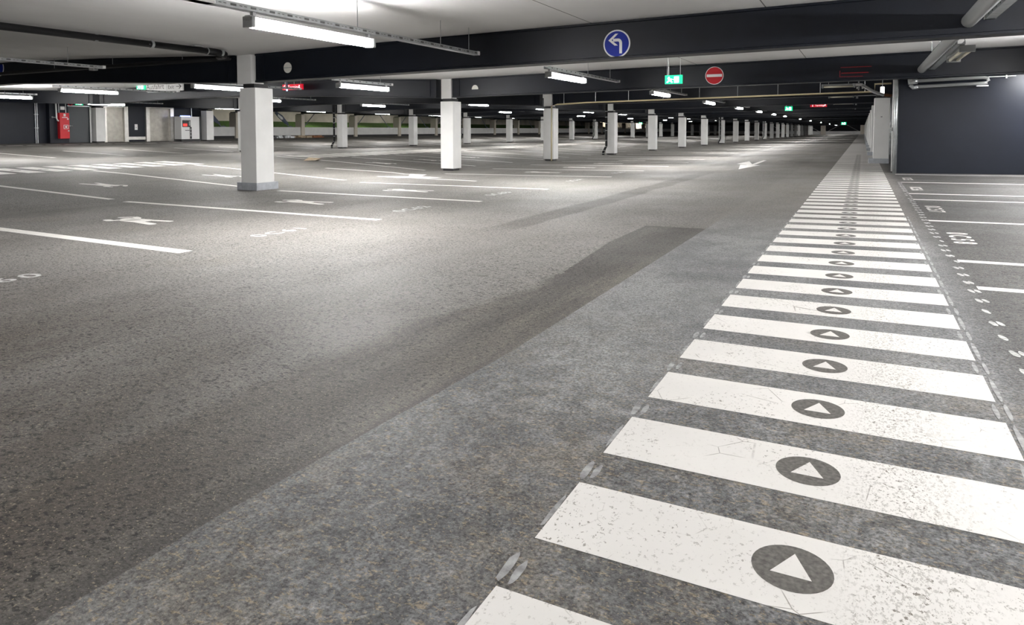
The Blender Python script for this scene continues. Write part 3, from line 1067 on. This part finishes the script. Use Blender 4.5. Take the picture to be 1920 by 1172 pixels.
# yellow pipe between the third pillar and the right row
t = thing('gas_pipe', (-11.40, 25.55, 2.13), 0, 'thin yellow pipe on hangers crossing the driving lane', 'pipe')
MB().tube([(0, 0, -2.25), (0, 0, 0.0), (0.25, 0, 0.06), (1.5, 0, 0.11), (11.72, 0, 0.27), (11.72, 0.0, 0.52), (12.2, 0, 0.53)], 0.030, 8).build('pipe', M['gas'], t, smooth=True)
for i in range(9):
    xx = 0.55 + i * 1.36
    zz = 0.085 + 0.0152 * max(xx - 0.5, 0)
    MB().tube([(xx, 0, zz), (xx, 0, fz(-11.4 + xx) + CEIL - 2.13)], 0.010, 6).build('hanger_rod', M['galv'], t)

# big galvanised pipe through the beams on the right, with an unlit twin lamp and a tray
t = thing('conduit_pipe', (1.17, 20.0, 2.525), 0, 'thick grey pipe passing through the beams at the upper right', 'pipe')
MB().tube([(0, -20.5, 0), (0, 0.2, 0)], 0.085, 18).build('pipe', M['greyp'], t, smooth=True)
for yy in (-5.1, -7.2, -12.4):
    for s in (-0.06, 0.06):
        MB().tube([(s, yy, 0.07), (s, yy, 0.42)], 0.006, 6).build('hanger_rod', M['galv'], t)
make_tray(1.36, 5.0, 10.2, 2.50, 'slotted cable tray beside the thick grey pipe, near bay at the upper right', (6.5,), 'cable trays at the right')
make_tray(1.36, 12.9, 18.1, 2.50, 'slotted cable tray beside the thick grey pipe, second bay at the right', (14.5,), 'cable trays at the right')


def dead_lamp(x, y, z, L, rz, label, group):
    t = thing('unlit_lamp', (x, y, z), rz, label, 'lamp', group)
    MB().box(-0.10, 0.10, -L / 2, L / 2, 0.03, 0.075).build('housing', M['greyp'], t, bevel=0.008)
    for s in (-1, 1):
        MB().tube([(s * 0.06, -L / 2 + 0.05, 0), (s * 0.06, L / 2 - 0.05, 0)], 0.024, 10).build('tube', M['deadtube'], t, smooth=True)
        MB().tube([(0, s * L * 0.3, 0.07), (0, s * L * 0.3, fz(x) + CEIL - z)], 0.006, 6).build('hanger_rod', M['galv'], t)
        MB().box(-0.11, 0.11, s * (L / 2 - 0.02) - 0.025, s * (L / 2 - 0.02) + 0.025, -0.035, 0.075).build('end_cap', M['greyp'], t, bevel=0.008)
    return t


dead_lamp(1.46, 14.0, 2.42, 1.9, 0, 'unlit twin-tube lamp beside the thick grey pipe', 'unlit lamps at the right')

# looped pipe pair on the dark wall
t = thing('looped_wall_pipe', (1.10, 20.13, 2.23), 0, 'pair of looped grey pipes high on the dark wall', 'pipe')
MB().tube([(0.0, 0, 0.15), (0.05, 0, 0.15), (1.50, 0, 0.19), (1.58, 0, 0.17), (1.60, 0, 0.11), (1.57, 0, 0.06), (1.50, 0, 0.05), (0.08, 0, 0.0)], 0.042, 12).build('pipe', M['greyp'], t, smooth=True)
MB().tube([(-0.10, -0.03, 0.13), (0.00, -0.02, 0.14), (0.10, 0, 0.15)], 0.075, 14).build('elbow', M['galv'], t, smooth=True)
MB().tube([(-0.05, 0, 0.06), (0.02, 0, -0.02), (0.12, 0, 0.0)], 0.05, 12).build('elbow', M['galv'], t, smooth=True)
MB().box(1.36, 1.60, -0.06, 0.04, -0.03, 0.0).build('wall_bracket', M['signwhite'], t)
MB().tube([(1.6, 0.02, 0.20), (2.15, 0.02, 0.21)], 0.010, 8).build('rod', M['signwhite'], t)
MB().box(1.95, 1.98, 0.0, 0.06, 0.16, 0.25).build('rod_clip', M['signwhite'], t)

# vertical white pipes on the wall corner, and a white conduit over the walkway
t = thing('corner_pipe', (0.745, 20.18, 0.0), 0, 'pair of pale vertical pipes at the corner of the dark wall', 'pipe')
MB().tube([(0, 0, 0), (0, 0, 2.92)], 0.042, 12).build('pipe', M['galv'], t, smooth=True)
MB().tube([(-0.02, 0.9, 0), (-0.02, 0.9, 2.9)], 0.03, 12).build('pipe', M['signwhite'], t, smooth=True)
MB().box(-0.10, -0.04, 0.86, 0.92, 1.10, 1.20).build('valve', M['signwhite'], t)
t = thing('white_conduit', (0.0, 22.6, 2.45), 0, 'angled white conduit between the unlit lamp and the wall corner', 'conduit')
MB().tube([(-0.30, 0, 0.02), (-0.07, 0, 0.02), (0.28, 0.3, -0.19), (0.52, 0.5, -0.27)], 0.045, 10).build('pipe', M['signwhite'], t)
MB().tube([(0.50, 0.48, -0.265), (0.72, 0.7, -0.285)], 0.042, 10).build('joint', M['rust'], t)
MB().box(-0.16, -0.12, -0.03, 0.03, -0.14, 0.45).build('bracket', M['greyp'], t)
for xx in (-0.2, -0.06):
    MB().tube([(xx, 0, -0.07), (xx + 0.05, 0, -0.07)], 0.03, 8).build('spotlight', M['signwhite'], t)
for i, (y, z, lab) in enumerate(((22.6, 2.43, 'unlit twin lamp across the walkway, nearest to the first right-hand pillar'), (29.5, 2.42, 'unlit twin lamp across the walkway, second behind the yellow pipe'), (37.3, 2.42, 'unlit twin lamp across the walkway, third'), (45.1, 2.42, 'unlit twin lamp across the walkway, fourth'))):
    dead_lamp(-0.68 - 0.10 * i, y, z, 0.9, PI / 2, lab, 'unlit lamps over the walkway')
    if i:
        c = thing('white_conduit', (-0.22 - 0.1 * i, y, z + 0.05), 0, 'straight white conduit from the %s unlit lamp to the right pillars' % ORD[i], 'conduit')
        MB().tube([(0, 0, 0), (0.75 + 0.1 * i, 0, 0)], 0.03, 8).build('pipe', M['signwhite'], c)
        MB().box(0.05, 0.13, -0.03, 0.03, -0.12, 0.03).build('bracket', M['greyp'], c)
        MB().tube([(0.4, 0, 0.0), (0.4, 0, CEIL - z - 0.05)], 0.006, 6).build('hanger_rod', M['galv'], c)
t = thing('wall_lamp', (0.52, 24.4, 2.37), 0, 'small glowing white lamp above the first right-hand pillar', 'lamp')
MB().tube([(0, 0, 0.12), (0, 0, -0.12)], 0.055, 12).build('globe', emit('small_lamp', (1, 0.93, 0.86), 4.0), t, smooth=True)
MB().tube([(0, 0, 0.12), (0, 0, 0.56)], 0.012, 6).build('stem', M['galv'], t)

# ------------------------------------------------------------------ signs
def face_y(x, y, z):
    """sign-plane mapping for things facing -Y"""
    return lambda u, v, d=0.0: (u, -d, v)


def ring_sign(name, x, y, z, r, mback, rim, label, cat):
    t = thing(name, (x, y, z), 0, label, cat)
    MB().prism([(r * math.cos(2 * PI * i / 40), r * math.sin(2 * PI * i / 40)) for i in range(40)], -0.012, 0.0).build('rim', M['signwhite'], t)
    q = r * rim
    MB().prism([(q * math.cos(2 * PI * i / 40), q * math.sin(2 * PI * i / 40)) for i in range(40)], -0.015, -0.010).build('face', mback, t)
    return t


YF0, YF1 = Y0 - 0.154, Y0 + BAY - 0.154
t = ring_sign('arrow_sign', -3.505, YF0, 2.508, 0.222, M['signblue'], 0.90, 'round blue sign with a white left-turn arrow on the nearest beam', 'sign')
mb = flat(MB())
s = 0.228
cpts = []
outer_, inner_ = [], []
for i in range(9):
    a = PI / 2 * i / 8
    outer_.append((0.10 * s + 0.30 * s * math.cos(a), 0.02 * s + 0.34 * s * math.sin(a)))
    inner_.append((0.10 * s + 0.10 * s * math.cos(a), 0.02 * s + 0.14 * s * math.sin(a)))
for i in range(8):
    mb.poly([(p[0], -0.0175, p[1]) for p in (outer_[i], outer_[i + 1], inner_[i + 1], inner_[i])])
mb.poly([(p[0] * s, -0.0175, p[1] * s) for p in ((0.20, -0.68), (0.40, -0.68), (0.40, 0.02), (0.20, 0.02))])
mb.poly([(p[0] * s, -0.0175, p[1] * s) for p in ((0.10, 0.36), (0.10, 0.16), (-0.26, 0.16), (-0.26, 0.36))])
mb.poly([(p[0] * s, -0.0178, p[1] * s) for p in ((-0.60, 0.26), (-0.10, 0.70), (0.12, 0.70), (-0.36, 0.26))])
mb.poly([(p[0] * s, -0.0178, p[1] * s) for p in ((-0.60, 0.26), (-0.36, 0.26), (0.10, -0.12), (-0.14, -0.12))])
mb.build('arrow', M['signwhite'], t)
t = ring_sign('no_entry_sign', -3.475, YF1, 2.557, 0.233, M['signred'], 0.94, 'round red no-entry sign with white bar on the second beam', 'sign')
MB().box(-0.195, 0.195, -0.018, -0.012, -0.035, 0.035).build('bar', M['signwhite'], t)
t = thing('white_disc', (-10.62, YF0, 2.437), 0, 'cream disc with a dark centre line on the nearest beam', 'disc')
MB().prism(circle(0, 0, 0.11, 28), -0.012, 0).build('face', M['cream'], t)
MB().box(-0.108, 0.108, -0.014, -0.008, -0.008, 0.006).build('line', M['greyp'], t)
t = thing('white_disc', (-10.72, YF1, 2.405), 0, 'cream half-disc on the second beam right of the second pillar', 'disc')
MB().prism([(0.115 * math.cos(PI * i / 20), 0.135 * math.sin(PI * i / 20)) for i in range(21)], -0.012, 0).build('face', M['cream'], t)
t = ring_sign('arrow_sign', -21.66, YF0, 2.90, 0.225, M['signblue'], 0.90, 'round blue sign cut by the left picture edge on the nearest beam', 'sign')
MB().box(-0.05, 0.0, -0.018, -0.012, -0.14, 0.06).build('arrow', M['signwhite'], t)


def exit_sign(x, y, z, w, h, label, hang=True, face='y', rod=None, pict=True):
    t = thing('exit_sign', (x, y, z), 0 if face == 'y' else PI / 2, label, 'exit sign', 'green exit signs')
    MB().box(-w / 2, w / 2, 0.0, 0.05, -h / 2, h / 2).build('housing', M['green'], t, bevel=0.004)
    mb = flat(MB())
    yy = -0.004
    a, b = w / 2, h / 2

    def pg(P):
        mb.poly([(u * a, yy, v * b) for u, v in P])
    if pict:
        # running figure, door and arrow
        pg([(-0.62, 0.62), (-0.44, 0.62), (-0.44, 0.36), (-0.62, 0.36)])
        pg([(-0.72, 0.30), (-0.30, 0.22), (-0.22, -0.20), (-0.50, -0.28), (-0.62, 0.0)])
        pg([(-0.56, -0.22), (-0.28, -0.18), (-0.08, -0.62), (-0.20, -0.74), (-0.40, -0.42)])
        pg([(-0.60, -0.18), (-0.44, -0.28), (-0.66, -0.70), (-0.84, -0.66)])
        pg([(0.08, 0.66), (0.62, 0.66), (0.62, -0.74), (0.08, -0.74)])
        pg([(-0.32, 0.20), (0.02, 0.02), (0.0, -0.10), (-0.36, 0.04)])
        mb.build('pictogram', M['greenwhite'], t)
    if hang and rod:
        rod = max(rod * 0.0 + fz(x) + CEIL - z - h / 2, 0.02)
        for u in (-0.75, 0.75):
            MB().tube([(u * a, 0.025, b), (u * a, 0.025, b + rod)], 0.006, 6).build('hanger_rod', M['galv'], t)
        MB().tube([(-0.60 * a, 0.03, b), (-0.60 * a, 0.03, b + rod * 0.45), (-0.68 * a, 0.03, b + rod)], 0.010, 6).build('cable', M['signwhite'], t)
    return t


exit_sign(-3.995, 16.0, 2.33, 0.41, 0.205, 'green lit exit sign hanging over the lane before the no-entry sign', rod=0.45)
exit_sign(-3.73, 41.0, 2.33, 0.40, 0.25, 'green lit exit sign hanging further down the lane', rod=0.5)
exit_sign(-2.6, 114.5, 2.10, 0.70, 0.42, 'small green exit sign near the far end of the lane', rod=0.4)
exit_sign(-26.5, 17.85, 2.94, 0.56, 0.26, 'green lit exit sign left of the white hanging sign', rod=0.02)
exit_sign(-32.5, 62.0, 2.15, 0.45, 0.25, 'tiny green exit sign seen between the third and fourth middle pillars', rod=0.5)
exit_sign(-27.5, 92.0, 2.05, 0.5, 0.28, 'tiny green exit sign seen right of the sixth middle pillar', rod=0.5)

# white hanging sign "Ausfahrt Exit ->"
t = thing('direction_sign', (-25.0, 17.85, 2.86), 0, 'white hanging sign reading Ausfahrt Exit with a right arrow', 'sign')
MB().box(-1.16, 1.10, 0.0, 0.06, -0.14, 0.13).build('panel', M['signwhite'], t, bevel=0.004)
mb = flat(MB())
add_text(mb, 'Ausfahrt', 0.30, lambda u, v: (-1.13 + u, -0.004, -0.045 + v), 1.06)
add_text(mb, 'Exit', 0.22, lambda u, v: (0.22 + u, -0.004, -0.055 + v), 1.06)
mb.build('lettering', M['ink'], t)
mb = flat(MB())
mb.poly([(0.72, -0.005, 0.035), (0.72, -0.005, 0.012), (1.02, -0.005, 0.012), (1.02, -0.005, 0.035)])
mb.poly([(1.04, -0.0055, 0.024), (0.90, -0.0055, 0.12), (0.87, -0.0055, 0.10), (0.985, -0.0055, 0.024)])
mb.poly([(1.04, -0.0055, 0.024), (0.985, -0.0055, 0.024), (0.87, -0.0055, -0.055), (0.90, -0.0055, -0.075)])
mb.build('arrow', M['ink'], t)
MB().box(-1.1, 0.72, 0.02, 0.05, -0.175, -0.145).build('lower_rail', M['greyp'], t)
MB().box(0.72, 0.86, 0.0, 0.06, -0.20, -0.14).build('sensor', M['signwhite'], t)
for u in (-0.9, 0.9):
    MB().tube([(u, 0.03, 0.12), (u, 0.03, 0.33)], 0.008, 6).build('hanger_rod', M['galv'], t)


def red_sign(x, y, z, w, h, body, left, label, rod):
    t = thing('terminal_sign', (x, y, z), 0, label, 'sign', 'red lit terminal signs')
    MB().box(-w / 2, w / 2, 0.0, 0.08, -h / 2, h / 2).build('panel', M['redlit'], t, bevel=0.004)
    mb = flat(MB())
    sz = h * 0.80
    add_text(mb, body, sz, lambda u, v: ((-w * 0.22) + u * 1.0, -0.004, -h * 0.26 + v))
    mb.build('lettering', M['redtext'], t)
    mb = flat(MB())
    a = h * 0.36

    def seg(p, q, wd):
        d = Vector((q[0] - p[0], q[1] - p[1])).normalized() * wd / 2
        nx, nz = -d.y, d.x
        mb.poly([(p[0] + nx, -0.005, p[1] + nz), (p[0] - nx, -0.005, p[1] - nz), (q[0] - nx, -0.005, q[1] - nz), (q[0] + nx, -0.005, q[1] + nz)])
    if left:
        cx = -w / 2 + h * 0.65
        seg((cx - a, 0), (cx + a, 0), h * 0.14)
        seg((cx - a, 0), (cx + 0.1 * a, a * 0.95), h * 0.14)
        seg((cx - a, 0), (cx + 0.1 * a, -a * 0.95), h * 0.14)
    else:
        cx = w / 2 - h * 0.75
        seg((cx - a, -a), (cx + a, a), h * 0.16)
        seg((cx + a, a), (cx - 0.4 * a, a), h * 0.16)
        seg((cx + a, a), (cx + a, -0.4 * a), h * 0.16)
    mb.build('arrow', M['redtext'], t)
    mb = flat(MB())
    cx = -w / 2 + h * 0.7 if not left else w / 2 - h * 0.6
    mb.poly([(cx - 0.22 * h, -0.004, -0.3 * h), (cx + 0.22 * h, -0.004, -0.3 * h), (cx + 0.05 * h, -0.004, 0.0), (cx - 0.05 * h, -0.004, 0.0)])
    mb.poly([(cx - 0.1 * h, -0.004, 0.08 * h), (cx + 0.1 * h, -0.004, 0.08 * h), (cx + 0.1 * h, -0.004, 0.3 * h), (cx - 0.1 * h, -0.004, 0.3 * h)])
    mb.build('symbol', M['redtext'], t)
    for u in (-0.4 * w, 0.4 * w):
        MB().tube([(u, 0.04, h / 2), (u, 0.04, h / 2 + rod)], 0.01, 6).build('hanger_rod', M['galv'], t)
    return t


red_sign(-2.0, 37.2, 2.36, 0.76, 0.16, 'Terminal', False, 'small red lit sign reading Terminal with an up-right arrow over the lane', 0.4)
red_sign(-18.1, 17.9, 2.68, 0.94, 0.20, 'Terminal', True, 'red lit sign with a left arrow right of the nearest pillar', 0.2)
t = thing('status_light', (-18.25, 17.8, 2.60), 0, 'tiny blue-white status light on the red sign near the front pillar', 'light')
MB().tube([(0, 0, 0.0), (0, 0, -0.06)], 0.03, 10).build('lens', M['bluelit'], t)
MB().box(-0.03, 0.03, -0.02, 0.02, 0.0, 0.35).build('stem', M['bluesteel'], t)

# dim LED display on the second beam
t = thing('led_display', (-0.13, YF1 - 0.02, 2.54), 0, 'dark switched-down LED display with faint red lines on the second beam', 'display')
MB().box(-0.46, 0.46, 0.0, 0.02, -0.15, 0.16).build('panel', M['beam'], t)
MB().box(-0.38, 0.28, -0.004, 0.0, 0.09, 0.105).build('red_line', M['leddim'], t)
MB().box(-0.36, 0.22, -0.004, 0.0, -0.05, -0.03).build('red_line', M['leddim'], t)
MB().box(-0.40, -0.385, -0.004, 0.0, -0.12, 0.02).build('red_line', M['leddim'], t)
MB().box(-0.40, 0.10, -0.004, 0.0, -0.13, -0.12).build('red_line', M['leddim'], t)

# ------------------------------------------------------------------ lift lobby at the far left (wall face x = -43.6, seen along -x)
XW = -43.6
ZW = fz(XW)


def lob(name, y, label, cat, group=None, x=XW, z=ZW):
    return thing(name, (x, y, z), 0, label, cat, group)


def bx3(x0, x1, y0, y1, z0, z1, name, m, par, bev=0.0):
    return MB().box(x0, x1, y0, y1, z0, z1).build(name, m, par, bevel=bev)


# twin pipes on the wall
t = lob('wall_conduit', 22.72, 'pair of thin pale vertical conduits on the far left wall', 'conduit')
for dy in (-0.04, 0.06):
    MB().tube([(0.05, dy, 0.0), (0.05, dy, 2.5)], 0.025, 8).build('conduit', M['galv'], t)
for z in (0.9, 1.7):
    bx3(0.0, 0.08, -0.09, 0.11, z, z + 0.03, 'pipe_clamp', M['galv'], t)
# projecting dark pier carrying cabinet and door
mb = MB().box(XW - 0.05, XW + 0.35, 23.3, 25.72, ZW - 0.02, ZW + 2.60)
tag(mb.build('wall_pier', M['wall']), 'dark projecting wall bay behind the red fire cabinet', None, None, 'structure')
xf = XW + 0.35
t = thing('fire_cabinet', (xf, 24.02, ZW), 0, 'tall red fire hose cabinet on the dark lobby wall', 'fire cabinet')
bx3(0, 0.26, -0.28, 0.28, 0.27, 1.83, 'body', M['red'], t, 0.01)
bx3(0.26, 0.272, -0.265, 0.265, 0.29, 1.81, 'door', M['red'], t)
bx3(0.272, 0.276, -0.07, 0.20, 0.86, 1.10, 'hose_symbol_frame', M['signwhite'], t)
bx3(0.276, 0.279, -0.045, 0.175, 0.885, 1.075, 'hose_symbol', M['signred'], t)
MB().tube([(0.279, 0.065, 0.98), (0.283, 0.065, 0.98)], 0.06, 16).build('hose_reel_mark', M['signwhite'], t)
bx3(0.272, 0.277, -0.15, 0.17, 1.53, 1.57, 'label_strip', M['signwhite'], t)
bx3(0.272, 0.277, -0.06, 0.06, 1.62, 1.78, 'notice', M['cream'], t)
MB().tube([(0.272, 0.2, 0.74), (0.30, 0.2, 0.74)], 0.045, 12).build('lock', M['galv'], t)
bx3(0.272, 0.277, 0.14, 0.22, 1.42, 1.50, 'sticker', M['signwhite'], t)
t = thing('white_junction_box', (xf, 24.03, ZW + 2.02), 0, 'small white box on the wall above the red fire cabinet', 'junction box')
bx3(0, 0.08, -0.12, 0.12, 0, 0.20, 'body', M['signwhite'], t, 0.008)
t = thing('cabinet_conduit', (xf, 24.02, ZW + 1.83), 0, 'two thin conduits rising from the red fire cabinet', 'conduit')
for dy in (-0.2, 0.2):
    MB().tube([(0.05, dy, 0), (0.05, dy, 0.72)], 0.02, 8).build('conduit', M['galv'], t)
t = thing('water_pipe', (xf, 23.62, ZW), 0, 'pale water pipe with valve entering the side of the red cabinet', 'pipe')
MB().tube([(0.12, 0, 2.55), (0.12, 0.02, 1.50), (0.12, 0.06, 1.38), (0.14, 0.14, 1.34)], 0.045, 10).build('pipe', M['signwhite'], t, smooth=True)
MB().tube([(0.12, -0.22, 1.56), (0.12, 0.02, 1.54)], 0.025, 8).build('branch', M['galv'], t)
MB().tube([(0.12, -0.26, 1.56), (0.12, -0.20, 1.56)], 0.05, 12).build('valve_wheel', M['galv'], t)
# door
t = thing('steel_door', (xf, 25.0, ZW), 0, 'dark grey steel door right of the red fire cabinet', 'door')
bx3(0, 0.03, -0.62, 0.62, 0.02, 2.24, 'leaf', mat('door_grey', (0.035, 0.043, 0.05), 0.45), t)
bx3(0, 0.05, -0.66, 0.66, 2.24, 2.30, 'frame', M['galv'], t)
MB().tube([(0.03, -0.53, 1.05), (0.08, -0.53, 1.05), (0.08, -0.42, 1.05)], 0.014, 8).build('handle', M['galv'], t)
MB().tube([(0.031, -0.56, 1.05), (0.036, -0.56, 1.05)], 0.045, 12).build('lock_plate', M['signwhite'], t)
t = thing('bell_ring', (xf, 24.5, ZW + 2.42), 0, 'dark red alarm ring above the red cabinet', 'alarm')
MB().tube([(0.05 + 0.0, 0.12 * math.cos(2 * PI * i / 20), 0.12 * math.sin(2 * PI * i / 20)) for i in range(21)], 0.025, 8).build('ring', M['signred'], t)
es = exit_sign(xf + 0.03, 25.05, ZW + 2.44, 0.46, 0.2, 'green exit sign above the dark steel door', face='x', hang=False)
t = thing('white_pole', (xf + 0.10, 25.66, ZW), 0, 'white vertical pole beside the steel door', 'pole')
MB().tube([(0, 0, 0), (0, 0, 2.24)], 0.05, 10).build('pole', M['signwhite'], t, smooth=True)
t = thing('switch_box', (XW, 25.84, ZW), 0, 'small white switch box on a thin conduit beside the left column', 'switch')
bx3(0, 0.07, -0.06, 0.06, 0.9, 1.14, 'body', M['signwhite'], t, 0.006)
MB().tube([(0.03, 0, 1.14), (0.03, 0, 2.5)], 0.014, 6).build('conduit', M['galv'], t)


def lift(y0, y1, label, parts):
    t = lob('lift_entrance', (y0 + y1) / 2, label, 'lift', 'lift entrances')
    a = (y1 - y0) / 2
    bx3(0.0, 0.05, -a + 0.26, 0.0, 0.02, 2.28, 'door_leaf', M['doorsteel'], t)
    bx3(0.0, 0.045, 0.0, a - 0.26, 0.02, 2.28, 'door_leaf', M['doorsteel'], t)
    bx3(0.048, 0.052, -0.006, 0.006, 0.02, 2.28, 'door_gap', M['greyp'], t)
    bx3(0.0, 0.20, -a, -a + 0.26, 0.0, 2.42, 'frame_post', M['steel'], t)
    bx3(0.0, 0.20, a - 0.26, a, 0.0, 2.42, 'frame_post', M['steel'], t)
    bx3(0.0, 0.20, -a + 0.26, a - 0.26, 2.28, 2.42, 'frame_head', M['steel'], t)
    return t


lift(26.6, 28.30, 'left brushed steel lift entrance beside the white column', 2)
lift(29.57, 31.66, 'right brushed steel lift entrance left of the ticket machine', 2)
t = lob('call_panel', 28.94, 'dark blue panel between the two lifts with a white call plate', 'lift panel')
bx3(0.0, 0.06, -0.62, 0.62, 0.34, 2.45, 'panel', M['wall'], t)
bx3(0.06, 0.075, -0.12, 0.08, 0.80, 1.18, 'call_plate', M['signwhite'], t)
bx3(0.0, 0.09, -0.64, 0.62, 0.14, 0.34, 'kick_strip', M['steel'], t)
MB().tube([(0.075, -0.02, 0.95), (0.085, -0.02, 0.95)], 0.03, 12).build('call_button', M['greyp'], t)

# ticket machine
t = thing('ticket_machine', (-42.6, 32.36, fz(-42.6)), 0, 'white ticket machine with red screen and blue top light by the lifts', 'ticket machine')
bx3(-0.75, 0.0, -0.72, 0.74, 0.16, 1.76, 'cabinet', M['signwhite'], t, 0.012)
bx3(-0.77, 0.02, -0.74, 0.80, 0.0, 0.16, 'plinth', M['ink'], t)
bx3(-0.75, 0.0, 0.74, 0.86, 0.0, 1.76, 'side_panel', M['ink'], t)
bx3(0.0, 0.012, -0.64, 0.02, 1.02, 1.50, 'control_panel', M['ink'], t)
bx3(0.012, 0.02, -0.58, -0.26, 1.08, 1.26, 'screen', M['screen'], t)
bx3(0.012, 0.02, -0.12, 0.0, 1.12, 1.44, 'keypad', M['greyp'], t)
bx3(0.0, 0.012, -0.06, 0.10, 0.18, 1.02, 'payment_strip', M['ink'], t)
for i in range(3):
    bx3(0.012, 0.018, -0.02, 0.06, 0.35 + 0.22 * i, 0.48 + 0.22 * i, 'slot', M['greyp'], t)
bx3(0.0, 0.012, -0.42, -0.08, 0.76, 0.80, 'card_slot', M['ink'], t)
bx3(-0.10, 0.0, -0.72, 0.02, 1.76, 1.82, 'top_light', M['bluelit'], t)
MB().tube([(-0.3, 0.35, 1.76), (-0.3, 0.35, 2.5)], 0.03, 8).build('supply_conduit', M['galv'], t)

t = thing('floor_plug', (-2.71, 4.72, fz(-2.71)), 0, 'small dark round cover set in the driving lane floor', 'floor cover')
MB().prism(circle(0, 0, 0.045, 20), 0.0, 0.004, 'z').build('cover', M['disc'], t)
# small things lying on the deck far off
t = thing('cardboard_scrap', (-17.6, 18.3, fz(-17.6)), 0.3, 'crumpled pale cardboard lying beside the far walkway line', 'litter')
MB().poly([(-0.28, -0.1, 0.01), (0.2, -0.14, 0.03), (0.3, 0.12, 0.09), (-0.2, 0.16, 0.12)]).poly([(-0.2, 0.16, 0.12), (0.3, 0.12, 0.09), (0.1, 0.3, 0.01), (-0.24, 0.28, 0.01)]).build('sheet', M['card'], t)
for i, (yy, m, lab) in enumerate(((45.6, 'galv', 'grey pile of metal bits at the foot of the parapet'), (50.2, 'rust', 'rusty brown pile of scrap at the foot of the parapet'), (48.0, 'card', 'pale boards lying at the foot of the parapet'))):
    t = thing('scrap_pile', (-47.6, yy, fz(-47.6)), 0, lab, 'scrap')
    q = random.Random(i)
    mb = MB()
    for j in range(9):
        x, y = q.uniform(-0.4, 0.4), q.uniform(-0.9, 0.9)
        mb.box(x - q.uniform(0.05, 0.2), x + q.uniform(0.05, 0.2), y - q.uniform(0.1, 0.4), y + q.uniform(0.1, 0.4), 0, q.uniform(0.06, 0.24))
    mb.build('pieces', M[m], t)
